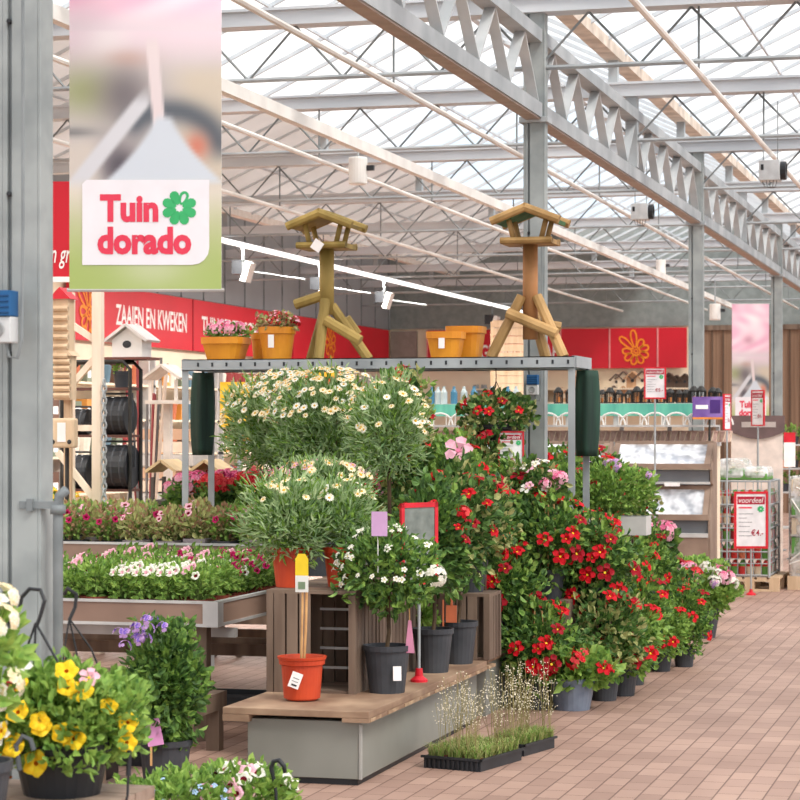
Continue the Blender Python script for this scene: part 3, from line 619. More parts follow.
# a second bench continues behind
xr2_, yf2 = xr-.02, yb+.25; t = thing('display_bench', 'second grey display box behind the plywood bench, under the red flowers', 'bench', (xl-.1,yf2,0))
q = MB(); q.box((0,0,.31),(.76,1.55,.345), PLY); q.build('plywood_top', t); q = MB(); q.box((.05,.04,0),(.74,1.5,.31), GREYB); q.build('box_body', t)
def crate(label, x, y, z, w, d, h, group=None, open_front=False, m=None):
    m = m or WOOD; t = thing('wooden_crate', label, 'crate', (x,y,z), 0, group)
    q = MB(); q.box((.012,.012,0),(w-.012,d-.012,.012), WOODH); q.build('base', t)
    for a, b in ((0,0),(w-.035,0),(0,d-.035),(w-.035,d-.035)): q = MB(); q.box((a,b,0),(a+.035,b+.035,h), m); q.build('corner_post', t)
    q = MB(); k = .04
    while k < w-.07:
        if not (open_front and k > w*.5): q.box((k,-.0,.0),(min(k+.055,w-.035),.012,h-.0), m)
        q.box((k,d-.012,0),(min(k+.055,w-.035),d,h), m); k += .066
    k = .04
    while k < d-.07:
        q.box((-.0,k,0),(.012,min(k+.055,d-.035),h), m); q.box((w-.012,k,0),(w,min(k+.055,d-.035),h), m); k += .066
    if open_front:
        for zz in (.1,.2,.3,.4): q.box((w*.45,d*.55,h*zz*2),(w-.03,d*.58,h*zz*2+.012), ALU)
    q.build('slats', t)
    q = MB(); q.box((.0,.0,h),(w,d,h+.018), WOODH); q.build('top_board', t)
    return t
cy = (11.15+ -3.5*ST)/CT
crate('upright slatted wooden crate on the plywood bench, behind the orange red pot', -3.6, cy, .35, .46, .42, .49, open_front=True)
crate('second slatted wooden crate along the plywood bench, under the daisy bush', -3.6, cy+.45, .35, .46, .5, .49)
crate('third slatted crate on the plywood bench, behind the two dark pots', -3.62, cy+1.0, .35, .46, .5, .49)
def P_on(px, c, z): p = xy(px, c, z); return p
# orange pot with cane
p = P_on(302, 10.83, .35); t = thing('orange_pot', 'orange red plastic pot with a bare bamboo cane on the plywood bench', 'pot', p)
q = MB(); q.lathe([(0,.004),(.075,.004),(.077,.012),(.088,.012),(.1,.17),(.102,.172),(.11,.175),(.112,.195),(.117,.2),(.119,.212),(.108,.212),(.104,.19),(.1,.18)], ORP, n=32); q.lathe([(.102,.19),(0,.195)], SOIL, n=24); q.build('pot', t)
q = MB(); q.tube([(-.005,0,.15),(.0,0,.36),(.005,0,.6)], .006, CANE, 7); q.tube([(.005,.01,.15),(.015,.01,.33),(.02,.01,.52)], .007, CANE, 7); q.build('bamboo_cane', t)
q = MB(); q.box((-.03,-.012,.52),(.035,-.009,.6), mat('white care card', S(226,226,220))); q.box((-.03,-.012,.6),(.035,-.009,.68), mat('yellow card', S(240,206,40))); q.add([(-.03,-.012,.68),(.035,-.012,.68),(.02,-.012,.705),(-.015,-.012,.705)], [(0,1,2,3)], mat('yellow card')if 0 else MATS['yellow card']); q.box((-.015,-.014,.535),(.02,-.012,.57), mat('grey card print', S(120,140,110))); q.build('yellow_care_label', t)
q = MB(); q.box((-.022,-.118,.07),(.03,-.11,.145), WPRINT, rot=(-.07,.35,.2)); q.box((-.01,-.1195,.115),(.02,-.117,.119), GALVD, rot=(-.07,.35,.2), piv=(.004,-.114,.107)); q.box((-.012,-.1195,.1),(.02,-.117,.103), GALVD, rot=(-.07,.35,.2), piv=(.004,-.114,.107)); q.box((-.008,-.12,.08),(.018,-.1175,.088), BLACKP, rot=(-.07,.35,.2), piv=(.004,-.114,.107)); q.build('price_sticker', t)
# pots with standards
def dpot(name, label, px, c, seed, r=.115, h=.235, z=.35, **k): return plant(name, label, 'plant', P_on(px, c, z), seed, pot=(r,h,DARKP), **k)
t = dpot('white_jasmine', 'white flowered shrub in the front dark grey pot with white sticker on the plywood bench', 387, 11.16, 11, rad=(.27,.19,.23), cz=.6, n=1500, L=.05, W=.014, m=G_MID, m2=G_DARK, f2=.45, blooms=B_TINY, nb=46, top=-.3, trunk=.12, shell=.3, b2=(B_WCL, 2), bs=(.8,1.4))
q = MB(); q.box((.06,-.108,.07),(.1,-.095,.14), WPRINT, rot=(-.07,0,.4)); q.build('price_sticker', t)
q = MB(); q.box((-.04,-.14,.78),(.04,-.136,.9), mat('lilac card', S(206,164,206))); q.tube([(-.01,-.13,.6),(-.01,-.13,.8)], .003, WPRINT, 4); q.build('lilac_care_label', t)
q = MB(); q.add([(.1,-.03,.2),(.15,-.03,.2),(.13,-.02,.36),(.115,-.02,.36)], [(0,1,2,3)], mat('pink care card', S(214,140,170))); q.tube([(.12,-.0,.2),(.12,-.02,.42)], .003, CANE, 4); q.build('pink_care_label', t)
t = dpot('red_mandevilla', 'red flowering climber in the second dark pot along the plywood bench edge', 433, 12.1, 12, r=.108, rad=(.2,.2,.34), cz=.72, n=1300, L=.055, W=.02, m=G_DARK, m2=G_MID, blooms=B_MAND, nb=16, trunk=.1, shell=.3, b2=(B_RCL, 5), bs=(.7,1.05))
t = dpot('red_mandevilla', 'red flowering climber in the farthest dark pot on the plywood bench', 458, 12.55, 13, r=.108, rad=(.2,.18,.34), cz=.78, n=1300, L=.055, W=.02, m=G_DARK, m2=G_OLIVE, blooms=B_MAND, nb=12, trunk=.12, shell=.3, bs=(.7,1.05))
q = MB(); q.box((-.04,-.115,.235),(.02,-.11,.33), mat('terracotta card', S(220,120,84))); q.box((-.014,-.117,.33),(-.002,-.112,.38), MATS['terracotta card']); q.box((-.06,-.118,.2),(-.052,-.112,.36), MATS['terracotta card']); q.build('terracotta_label', t)
t = dpot('leafy_seedling', 'small bright green plant in a dark pot between the red climbers on the bench', 448, 12.33-.02, 14, r=.07, h=.2, rad=(.09,.09,.08), cz=.27, n=160, L=.06, W=.02, m=G_LIME)
t.location.x -= .16
# red framed stand
p = P_on(419, 11.62, .35); t = thing('sign_stand', 'red framed sign on a grey pole with red foot beside the front dark pot', 'sign', p, TH+.75)
q = MB(); q.lathe([(.045,0),(.045,.012),(.022,.03),(.018,.07),(0,.07)], REDP, n=16); q.build('foot', t); q = MB(); q.tube([(0,0,.06),(0,0,.52)], .008, GALV, 8); q.build('pole', t)
q = MB()
for a, b, c_, d in ((-.13,.5,.13,.525),(-.13,.9,.13,.925),(-.13,.5,-.108,.925),(.108,.5,.13,.925)): q.box((a,-.008,b),(c_,.008,d), REDP)
q.build('frame', t); q = MB(); q.box((-.11,-.003,.52),(.11,.003,.905), mat('clear grey sheet', S(128,134,128), S(96,104,98), .3, 0, 12)); q.build('sheet', t)
# daisy bushes
DA = dict(L=.06, W=.0055, m=G_BLUE, m2=G_MID, f2=.3, vtx=0)
def daisy(label, px, c, z, seed, rad, cz, n, nb, trunk=0, pot=(.09,.2,ORP), top=.1, rz=0, bl=None, L=.06):
    return plant('daisy_bush', label, 'plant', P_on(px, c, z), seed, pot=pot, rad=rad, cz=cz, n=n, L=L, W=.006, m=G_BLUE, m2=G_MID, f2=.35, blooms=bl or B_DAISY, nb=nb, top=top, sh=1.06, trunk=trunk, shell=.25, up=.5, rotz=rz)
daisy('round marguerite bush in the left orange pot on the front crate', 291, 11.35, .86, 21, (.25,.22,.21), .33, 3200, 22, top=.5, pot=(.1,.2,ORP))
daisy('marguerite in the right orange pot on the front crate', 343, 11.38, .86, 22, (.16,.17,.17), .36, 1300, 20, top=.2, pot=(.1,.2,ORP))
daisy('tall marguerite standard at the left of the big white flower bank', 282, 14.0, .96, 23, (.37,.3,.34), .71, 5200, 210, trunk=.25, top=.05, L=.07, pot=(.1,.2,DARKP))
daisy('tall marguerite standard in the middle of the big white flower bank', 330, 13.6, .96, 24, (.42,.3,.34), .71, 5200, 210, trunk=.25, top=.1, L=.07, pot=(.1,.2,DARKP))
daisy('tall marguerite standard at the right of the big white flower bank', 388, 12.4, .86, 25, (.22,.22,.27), .8, 3000, 50, trunk=.25, top=-.1, L=.06, pot=(.1,.2,DARKP))
daisy('low marguerite with cream flowers between the standards and the green bush', 318, 12.25, .86, 26, (.3,.14,.12), .5, 1500, 56, top=.3, pot=(.1,.2,DARKP), bl=[B_DAISY[0], bloom('daisy', .022, P_LPK, n=9)])
plant('climbing_shrub', 'dark leafy climber with red buds at the right of the white flower bank', 'plant', P_on(402, 13.2, .86), 27, (.1,.2,DARKP), (.16,.15,.4), .72, 1300, .055, .02, G_DARK, G_OLIVE, .3, blooms=B_MAND+[B_TINY[0]], nb=22, shell=.3, bs=(.5,.8))
# ================================================================= potting tables
TBROWN = mat('taupe table side', S(158,130,114), S(138,112,98), .6, 0, 2)
def potting_table(label, x0, x1, y0, y1, z, skirt=.15, legs=WOOD):
    t = thing('growing_table', label, 'table', (x0,y0,0)); w, d = x1-x0, y1-y0
    q = MB(); q.box((.02,.02,z-.1),(w-.02,d-.02,z-.088), mat('pale tray', S(214,206,196))); q.build('table_top', t)
    for nm, lo, hi in (('front',(0,0),(w,.02)),('back',(0,d-.02),(w,d)),('side',(0,.02),(.02,d-.02)),('side',(w-.02,.02),(w,d-.02))):
        q = MB(); q.box((lo[0],lo[1],z-skirt+.012),(hi[0],hi[1],z-.012), TBROWN); q.box((lo[0]-.006,lo[1]-.006,z-.014),(hi[0]+.006,hi[1]+.006,z), ALU); q.box((lo[0]-.006,lo[1]-.006,z-skirt),(hi[0]+.006,hi[1]+.006,z-skirt+.016), ALU); q.build('edge_panel', t)
    for a, b in ((w-.07,-.012),(-.012,-.012)): q = MB(); q.box((a,b,z-skirt),(a+.085,b+.012,z), ALU); q.box((a+.07 if a > 0 else a,b+.0121,z-skirt),(a+.085 if a > 0 else a+.014,b+.085,z), ALU); q.build('corner_cap', t)
    for a, b in ((w-.16,.1),(.1,.1),(w-.16,d-.18),(.1,d-.18)): q = MB(); q.box((a,b,0),(a+.07,b+.07,z-skirt), legs); q.build('leg', t)
    for b in (.12,d-.16): q = MB(); q.box((.1,b,.3),(w-.1,b+.04,.37), legs); q.build('rail', t)
    q = MB(); q.box((-.0,.3,z-skirt-.08),(w,.34,z-skirt-.03), ALU); q.build('cross_beam', t)
    return t
xb1 = xy(216, 11.8).x; yA = xy(216, 11.8).y
potting_table('near growing table full of potted petunias, its pale metal corner beside the crates', -5.9, xb1, yA, yA+1.75, .75, .135)
potting_table('second growing table behind the petunias, holding variegated foliage plants', -6.6, -3.85, yA+1.86, yA+2.7, .955, .13)
potting_table('third growing table, holding the pink flowers below the rack', -7.4, -3.75, yA+3.55, yA+4.6, 1.0, .12)
t = thing('timber_frame', 'low dark timber frame on the floor between the near growing table and the plywood bench', 'frame', (-4.75,9.3,0)); fd = yA-9.4
for x in (0,.72): q = MB(); q.box((x,0,.21),(x+.07,fd,.3), WOOD); q.build('rail', t)
for y in (.06,fd*.5,fd-.12): q = MB(); q.box((.07,y,.215),(.72,y+.06,.29), WOOD); q.build('cross_rail', t)
for a, b in ((0,.05),(.72,.05),(0,fd-.12),(.72,fd-.12)): q = MB(); q.box((a,b,0),(a+.07,b+.07,.21), WOOD); q.build('leg', t)
for k, (x, y) in enumerate(((-4.5,9.7),(-4.45,10.3),(-4.9,yA+.5),(-4.5,yA+.9))):
    t = thing('nursery_crate', ('empty black nursery crate on the floor inside the timber frame, front one','empty black nursery crate on the floor inside the timber frame, rear one','black nursery crate under the near growing table, left one','black nursery crate under the near growing table, right one')[k], 'crate', (x,y,0)); q = MB()
    q.box((0,0,0),(.36,.3,.015), BLACKP)
    for a in ((0,0,.015,.36,.015,.15),(0,.285,.015,.36,.3,.15),(0,.015,.015,.015,.285,.15),(.345,.015,.015,.36,.285,.15)): q.box(a[:3],a[3:], BLACKP)
    q.box((-.01,-.01,.135),(.37,0,.155), BLACKP); q.build('body', t)
SQ = 5
def small(name, seed, pot, rad, cz, n, L, W, m, m2, f2, blooms, nb, top=.2, bs=(.8,1.1)):
    t = plant(name, None, None, (0,0,-50), seed, pot=pot, rad=rad, cz=cz, n=n, L=L, W=W, m=m, m2=m2, f2=f2, blooms=blooms, nb=nb, top=top, potsq=SQ, shell=.3, bs=bs, stemr=.002, face=(0,-1.9,.5))
    return t
def fill(protos, xs, ys, z, label, cat, group, weights=None, seed=1, jit=.015, skip=None, sc=(.9,1.12)):
    rn = random.Random(seed); used = set()
    for j, y in enumerate(ys):
        for i, x in enumerate(xs):
            if skip and skip(x, y): continue
            k = weights(x, y, rn) if weights else rn.randrange(len(protos)); pr = protos[k]
            loc = (x+rn.uniform(-jit,jit), y+rn.uniform(-jit,jit), z); s = rn.uniform(*sc)
            if k not in used: used.add(k); pr.location = loc; o = pr; o.rotation_euler.z = rn.uniform(-.5,.5)
            else: o = dup(pr, loc, rn.uniform(-.5,.5))
            lb, gr = (label[k], group[k]) if isinstance(label, list) else (label, group)
            o['label'] = lb; o['category'] = cat; o['group'] = gr; o.scale = (s,s,s)
    for k, p in enumerate(protos):
        if k not in used:
            for c in list(p.children): bpy.data.objects.remove(c)
            bpy.data.objects.remove(p)
arange = lambda a, b, s: [a+s*i for i in range(int((b-a)/s+1e-6)+1)]
TP = (.062,.085,TERRA,.01)
def spot(pot): return pot
pp = [small('potted_petunia', 100+i, (.062,.085,TERRA), (.095,.095,.085), .165, 240, .034, .011, G_LIME, G_MID, .45, b, nb, .45) for i, (b, nb) in enumerate(((B_WPET,4),(B_PPET,5),(B_MPET+B_PPET,6),(None,0)))]
def wt(x, y, rn):
    f = (y-yA)/1.7; r = rn.random()
    if f < .35: return 0 if (r < .5 and -4.9 < x < -4.3) else (1 if r < .45 else 3)
    return 2 if r < .35 else (1 if r < .85 else 3)
LB = ['potted petunia with white flowers on the near growing table','potted petunia with pale dark-eyed flowers on the near growing table','potted petunia with magenta flowers on the near growing table','small green potted petunia without open flowers on the near growing table']
fill(pp, arange(-5.2, xb1-.1, .142), arange(yA+.1, yA+1.68, .142), .665, LB, 'plant', ['white petunias on the near table','dark-eyed petunias on the near table','magenta petunias on the near table','flowerless petunias on the near table'], wt)
GP = mat('pale grey pot', S(168,158,160), S(140,130,134))
vp = [small('variegated_plant', 120, (.07,.1,GP), (.11,.11,.1), .19, 170, .042, .014, G_OLIVE, G_RUST, .3, B_PPET, 2), small('variegated_plant', 121, (.07,.1,DARKP), (.11,.11,.1), .19, 170, .042, .014, G_RUST, G_MID, .5, B_MPET, 2), small('green_bedding_plant', 122, (.07,.1,GP), (.11,.11,.1), .18, 190, .05, .012, G_LIME, G_MID, .5, None, 0)]
fill(vp, arange(-5.9, -3.95, .2), arange(yA+1.97, yA+2.65, .2), .868, ['cream and green variegated plant on the second growing table','reddish variegated plant on the second growing table','fresh green grassy plant on the second growing table'], 'plant', ['cream variegated plants','reddish variegated plants','green grassy plants'], lambda x, y, rn: 2 if (x > -4.45 or x < -5.75) and rn.random() < .8 else rn.randrange(2))
cp = [small('pink_cyclamen', 130, (.07,.1,DARKP), (.13,.13,.11), .27, 170, .06, .028, G_MID, G_DARK, .4, B_GERP, 5, .4, (.9,1.2)), small('coral_geranium', 131, (.07,.1,DARKP), (.13,.13,.11), .27, 170, .06, .028, G_MID, G_DARK, .4, B_GERC, 5, .4, (.9,1.2)), small('magenta_geranium', 132, (.07,.1,DARKP), (.13,.13,.11), .27, 170, .06, .028, G_MID, G_DARK, .4, [bloom('cluster', .05, [P_MAG, P_PNK], n=24)], 5, .4, (.9,1.2)), small('green_filler_plant', 134, (.07,.1,DARKP), (.1,.1,.05), .13, 120, .05, .016, G_LIME, G_OLIVE, .4, None, 0), small('yellow_bedding_plant', 133, (.07,.1,DARKP), (.12,.12,.09), .18, 120, .05, .02, G_LIME, G_MID, .3, B_LIME, 5, .2, (.9,1.1))]
fill(cp, arange(-7.1, -3.9, .24), arange(yA+3.7, yA+4.5, .25), .912, ['pink flowered pot plant on the third growing table','coral red geranium on the third growing table','magenta geranium on the third growing table','flowerless green plant on the third growing table','yellow bedding plant at the left of the third growing table'], 'plant', ['pink pot plants','coral geraniums','magenta geraniums','flowerless green plants','yellow bedding plants'], lambda x, y, rn: 4 if x < -6.8 else (3 if x < -5.7 else rn.randrange(3)))
# ================================================================= red climber display
bx0, bx1, by0, by1 = -3.7, -2.94, yf2, yf2+1.5
def stand_for(px, c, z, label):
    p = P_on(px, c, 0)
    if z < .05: return p
    z0 = .345 if (bx0-.1 < p.x < bx1+.1 and by0-.1 < p.y < by1+.1) else 0
    p.z = z
    if z-z0 < .06: return p
    crate(label, p.x-.15, p.y-.15, z0, .3, .3, z-z0-.018); return p
MP = []
for i in range(5):
    t = plant('red_mandevilla', None, None, (0,0,0), 200+i, pot=(.1,.18,DARKP), rad=((.27,.25,.3),(.25,.25,.26),(.28,.24,.26),(.24,.24,.32),(.26,.26,.28))[i], cz=(.4,.37,.37,.43,.4)[i], n=1350, L=.05, W=.019, m=(G_DARK,G_MID,G_DARK,G_MID,G_DARK)[i], m2=(G_MID,G_LIME,G_LIME,G_DARK,G_OLIVE)[i], f2=.35, blooms=B_MAND, nb=(13,11,14,9,12)[i], top=-.7, bs=(.95,1.5), canes=3, shell=.25, sh=1.05); MP.append(t)
used = set()
spots = [(505,13.95,0,'on the floor, leftmost behind the grass trays'),(537,13.35,0,'on the floor just left of the pale grey pot'),(604,13.75,0,'on the floor directly right of the pale grey pot'),(622,14.0,0,'on the floor, two places right of the pale grey pot'),(632,14.6,0,'on the floor, three places right of the pale grey pot'),(661,15.4,0,'in a dark pot on the floor left of the jutting end pot'),(684,15.7,0,'in a dark pot jutting out at the right end of the floor row'),(664,17.0,0,'on the floor behind the jutting end pot'),
 (500,13.55,.345,'low on the grey bench, at its front end'),(527,14.25,.345,'low on the grey bench, second from the front'),(562,14.95,.35,'on a low crate right of the steel column'),(592,15.3,.35,'on a low crate, second right of the steel column'),(620,15.9,.35,'on a low crate, third right of the steel column'),(646,16.6,.35,'on a low crate, fourth right of the steel column'),
 (474,13.6,.7,'on a middle crate at the left end of the display'),(506,14.05,.7,'on a middle crate just left of the steel column'),(562,15.9,.7,'on a middle crate behind the right rack leg'),(592,16.5,.7,'on a middle crate right of the right rack leg'),(622,17.1,.7,'on a middle crate below the lavender flowers'),
 (447,13.9,1.0,'on a high crate at the top left of the display'),(482,14.5,1.0,'on a high crate left of the steel column'),(512,15.0,.85,'on a high crate directly left of the steel column'),(556,16.3,.8,'on a high crate just right of the steel column'),(585,17.2,.85,'on a high crate at the top right of the display'),
 (549,13.75,.62,'on a middle crate just left of the right rack leg'),(584,13.95,.34,'on a low crate in front of the right rack leg'),(590,13.9,.5,'on a middle crate in front of the right rack leg'),(470,12.95,.72,'on a crate on the grey bench behind the farthest dark pot')]
for i, (px, c, z, lb) in enumerate(spots):
    k = (i*2+i//5) % 5; p = stand_for(px, c, z, 'slatted crate under the mandevilla '+lb.split('crate')[-1].lstrip(', ').replace('third right','three places right')+('' if lb.split()[2] == 'crate' else ', '+lb.split()[2]+' tier'))
    if k not in used: used.add(k); o = MP[k]; o.location = p; o.rotation_euler.z = (i*2%5-2)*.4
    else: o = dup(MP[k], p, (i*2%5-2)*.4)
    if (px, z) in ((661,0),(684,0),(646,.35)): o.scale = (.8,.8,.78)
    o['label'] = 'red mandevilla '+lb; o['category'] = 'plant'
plant('red_verbena', 'low red flowered plant with lime leaves in the pale grey pot on the floor', 'plant', P_on(572,13.3,0), 240, pot=(.14,.19,mat('pale grey glossy pot', S(120,130,146), S(96,106,122), .3)), rad=(.24,.2,.1), cz=.24, n=420, L=.07, W=.03, m=G_LIME, m2=G_MID, f2=.4, blooms=B_RCL+[B_MAND[0]], nb=8, top=-.2, bs=(.9,1.4))
p = P_on(699, 17.9, 0); plant('mixed_geranium', 'pink, white and coral flower heads potted at the far right display end', 'plant', p, 241, pot=(.17,.24,DARKP), rad=(.29,.28,.19), cz=.37, n=1300, L=.055, W=.024, m=G_LIME, m2=G_MID, f2=.5, blooms=B_GERC+B_GERP+B_LAV+B_WCL, nb=50, top=.3, bs=(1,1.35))
p = P_on(694, 19.6, 0); plant('leafy_bedding_plant', 'bright green leafy plant without flowers behind the mixed flower heads', 'plant', p, 242, pot=(.15,.25,DARKP), rad=(.3,.28,.18), cz=.36, n=1100, L=.05, W=.024, m=G_LIME, m2=G_MID, f2=.5)
p = stand_for(650, 17.0, .5, 'crate under the pink hydrangea at the right of the display'); plant('pink_hydrangea', 'pink flower heads on a crate below the cold frame windows', 'plant', p, 243, pot=(.11,.17,DARKP), rad=(.2,.18,.14), cz=.3, n=420, L=.07, W=.035, m=G_DARK, m2=G_MID, blooms=B_GERP, nb=9, top=.0, bs=(1.3,1.6))
p = stand_for(609, 15.75, .92, 'crate under the lavender planter at the top right of the display')
t = plant('lavender_bacopa', 'bushy light green plant with lavender flowers in a long pale planter', 'plant', p, 244, pot=None, rad=(.33,.2,.18), cz=.32, n=1500, L=.045, W=.014, m=G_LIME, m2=G_MID, f2=.6, blooms=B_LAV, nb=6, top=.5)
q = MB(); q.box((-.28,-.11,0),(.28,.11,.012), ALU)
for a in ((-.28,-.11,.012,.28,-.1,.13),(-.28,.1,.012,.28,.11,.13),(-.28,-.1,.012,-.27,.1,.13),(.27,-.1,.012,.28,.1,.13)): q.box(a[:3],a[3:], ALU)
q.box((-.27,-.1,.08),(.27,.1,.12), SOIL); q.build('planter', t)
p = stand_for(535, 13.95, .95, 'crate under the peach flowers in front of the steel column'); plant('peach_rose', 'pink and peach rose like flowers high in front of the steel column', 'plant', p, 245, pot=(.09,.16,DARKP), rad=(.18,.16,.2), cz=.32, n=420, L=.05, W=.022, m=G_DARK, m2=G_OLIVE, blooms=B_MANDP+B_GERP, nb=16, top=.0, bs=(.7,1.1))
p = stand_for(456, 13.2, .8, 'crate under the pale pink climber at the left of the display'); plant('pink_mandevilla', 'climber with one large pale pink trumpet flower at the left of the display', 'plant', p, 246, pot=(.1,.18,DARKP), rad=(.17,.17,.3), cz=.42, n=700, L=.055, W=.024, m=G_MID, m2=G_DARK, f2=.5, blooms=None); o = link('blossom', bloom('star', .085, P_LPK, P_PNK), bpy.data.objects['pink_mandevilla'], (.06,-.19,.74)); o.rotation_euler = (1.1,0,.2)
p = stand_for(425, 14.0, .95, 'crate under the small pink and cream flowers left of the display'); plant('mixed_carnation', 'plant with small pink and cream flowers between the daisies and the display', 'plant', p, 247, pot=(.1,.16,DARKP), rad=(.3,.22,.18), cz=.3, n=900, L=.045, W=.016, m=G_MID, m2=G_LIME, f2=.4, blooms=B_GERP+[bloom('cluster', .035, [P_MAG], n=16), bloom('cluster', .03, [P_CRM], n=12)], nb=20, top=.1, bs=(.6,.9))
plant('trailing_red_plant', 'loose plant with dark red flowers, before the teal shelves right of the daisies', 'plant', stand_for(408, 13.9, .86, 'crate under the loose dark red climber beside the daisy bank'), 248, pot=(.09,.16,DARKP), rad=(.18,.16,.46), cz=.72, n=620, L=.05, W=.018, m=G_OLIVE, m2=G_MID, f2=.5, blooms=[B_MAND[2], B_RCL[0]], nb=14, top=-.6, bs=(.6,.9))
# hanging basket under the rack
p = P_on(496, 14.55, 0); c = 14.55; z = EYE-(440-HZ)*c/F
t = plant('hanging_basket', 'black hanging basket with red flowers hung from the rack beam', 'plant', (p.x,p.y,z), 250, pot=(.15,.1,BLACKP), rad=(.25,.2,.14), cz=.17, n=700, L=.05, W=.022, m=G_DARK, m2=G_OLIVE, f2=.35, blooms=B_MAND+[B_MAND[0]], nb=9, top=-.3)
q = MB()
for k in range(3): a = 2*PI*k/3; q.tube([(.14*math.cos(a),.14*math.sin(a),.1),(0,0,.38),(0,0,zT-.06-z)], .003, BLACKP, 4)
q.build('hanger', t)
# ---- extra greenery in the crates: grasses in trays on the floor
def grass_tray(label, x, y, w, d, rz, nx, ny, seed):
    rn = random.Random(seed); t = thing('seedling_tray', label, 'tray', (x,y,0), rz); q = MB()
    q.box((0,0,.0),(w,d,.01), BLACKP)
    for a in ((0,0,.01,w,.008,.06),(0,d-.008,.01,w,d,.06),(0,.008,.01,.008,d-.008,.06),(w-.008,.008,.01,w,d-.008,.06)): q.box(a[:3],a[3:], BLACKP)
    for k in range(nx*2): q.box((k*w/(nx*2)+.004,-.008,.0),(k*w/(nx*2)+w/(nx*2)-.01,0,.045), BLACKP)
    q.box((-.012,-.012,.05),(w+.012,0,.062), BLACKP); q.box((w,-.012,.05),(w+.012,d+.012,.062), BLACKP); q.build('tray_body', t)
    q = MB(); q.box((.008,.008,.03),(w-.008,d-.008,.055), mat('reddish peat', S(130,70,50), S(80,44,34), .95, 0, 40, bump=.6)); q.build('peat', t)
    prs = []
    for k in range(3):
        mb = MB()
        for j in range(60):
            a = rn.uniform(0,2*PI); l = rn.uniform(.04,.09); sp = rn.uniform(.2,.9); c_, s_ = math.cos(a), math.sin(a); b = Vector((rn.uniform(-.015,.015),rn.uniform(-.015,.015),0)); e = Vector((-s_,c_,0))*.0022
            m1 = b+Vector((c_*sp*l*.4,s_*sp*l*.4,l*.6)); tip = b+Vector((c_*sp*l,s_*sp*l,l*.8)); mb.add([b-e,b+e,m1+e,m1-e,tip], [(0,1,2,3),(3,2,4)], G_OLIVE if j % 3 else G_LIME)
        prs.append(mb.mesh('grass_tuft'))
    dot = mat('tiny cream flower', S(244,232,206)); stk = []
    for k in range(3):
        mb = MB()
        for j in range(5):
            h = rn.uniform(.16,.42); dx, dy = rn.uniform(-.07,.07), rn.uniform(-.07,.07); mb.tube([(0,0,0),(dx*.4,dy*.4,h*.6),(dx,dy,h)], .0011, mat('dry stalk', S(150,140,90)), 3, False)
            for i in range(6):
                f = rn.uniform(.65,1); px_, py_, pz = dx*f+rn.uniform(-.02,.02), dy*f+rn.uniform(-.02,.02), h*f; s_ = .0035
                mb.add([(px_-s_,py_,pz),(px_,py_-s_,pz+.001),(px_+s_,py_,pz),(px_,py_,pz+s_*1.4),(px_,py_+s_,pz)], [(0,1,3),(1,2,3),(2,4,3),(4,0,3)], dot)
        stk.append(mb.mesh('flower_stalks'))
    for i in range(nx):
        for j in range(ny):
            pt = ((i+.5)*w/nx+rn.uniform(-.008,.008), (j+.5)*d/ny+rn.uniform(-.008,.008), .053)
            o = link('grass_tuft', rn.choice(prs), t, pt, rn.uniform(0,6)); 
            if rn.random() < .42: link('flower_stalks', rn.choice(stk), o, (0,0,0), rn.uniform(0,6))
x = xy(424, 11.0); grass_tray('front black tray of small grassy plants on the paving', x.x, x.y, .31, .45, -.24, 6, 7, 5)
x = xy(494, 11.45); grass_tray('rear black tray of small grassy plants, half behind the front tray', x.x, x.y, .17, .36, -.24, 5, 6, 6)
# ================================================================= lower left corner
x1 = xy(155, 6.9).x; t = thing('plank_table', 'wooden plank table in the near left corner under the yellow flowers', 'table', (-4.1,5.5,0)); W_ = x1+4.1
for k in range(6): q = MB(); q.box((0,k*.16,.525),(W_,k*.16+.152,.56), mat('grey brown plank', S(168,146,130), S(132,110,96), .8, 0, 7, stretch=(.3,2,1))); q.build('plank', t)
q = MB(); q.box((W_-.03,-.0,.46),(W_-.0,.95,.524), PLY); q.build('side_rail', t)
for a, b in ((W_-.1,.05),(.05,.05),(W_-.1,.84),(.05,.84)): q = MB(); q.box((a,b,0),(a+.065,b+.065,.524), WOOD); q.build('leg', t)
p = xy(62, 6.75, .56)
t = plant('petunia_basket', 'yellow flowered hanging basket with black hooks on the plank table', 'plant', p, 300, pot=(.15,.16,BLACKP), rad=(.25,.23,.18), cz=.22, n=3200, L=.04, W=.013, m=G_LIME, m2=G_MID, f2=.5, blooms=None, shell=.3)
rn = random.Random(8); sc_ = 6.75/F
for px, py, ms in [(12,686,B_YEL),(45,676,B_YEL),(87,665,B_YEL),(92,680,B_YEL),(72,717,B_YEL),(30,722,B_YEL),(43,736,B_YEL),(70,712,B_YEL),(90,724,B_YEL),(12,737,B_YEL),(27,754,B_YEL),(12,775,B_YEL),(141,718,B_YEL),(140,738,B_YEL),(104,684,B_YEL),(48,703,B_YEL),(100,730,B_YEL),(30,724,B_MANDP),(109,671,B_MANDP),(40,661,B_MANDP),(37,680,[bloom('trumpet',.03,P_DRED,P_MAR)]),(128,700,B_YEL),(60,755,B_YEL)]:
    dx = (px-62)*sc_; dz = EYE-(py-HZ)*sc_-.56; dy = -.2*math.sqrt(max(.0,1-(dx/.26)**2))*math.sqrt(max(.05,1-((dz-.24)/.2)**2))-.02
    o = link('blossom', rn.choice(ms), t, (dx*CT, dy+dx*ST, dz)); d = Vector((dx*1.6+rn.uniform(-.1,.1), -.5, .2+(dz-.2)*1.5)); o.rotation_euler = d.to_track_quat('Z','Y').to_euler(); f = rn.uniform(.9,1.25)*(.85 if ms is B_YEL else .8); o.scale = (f,f,f)
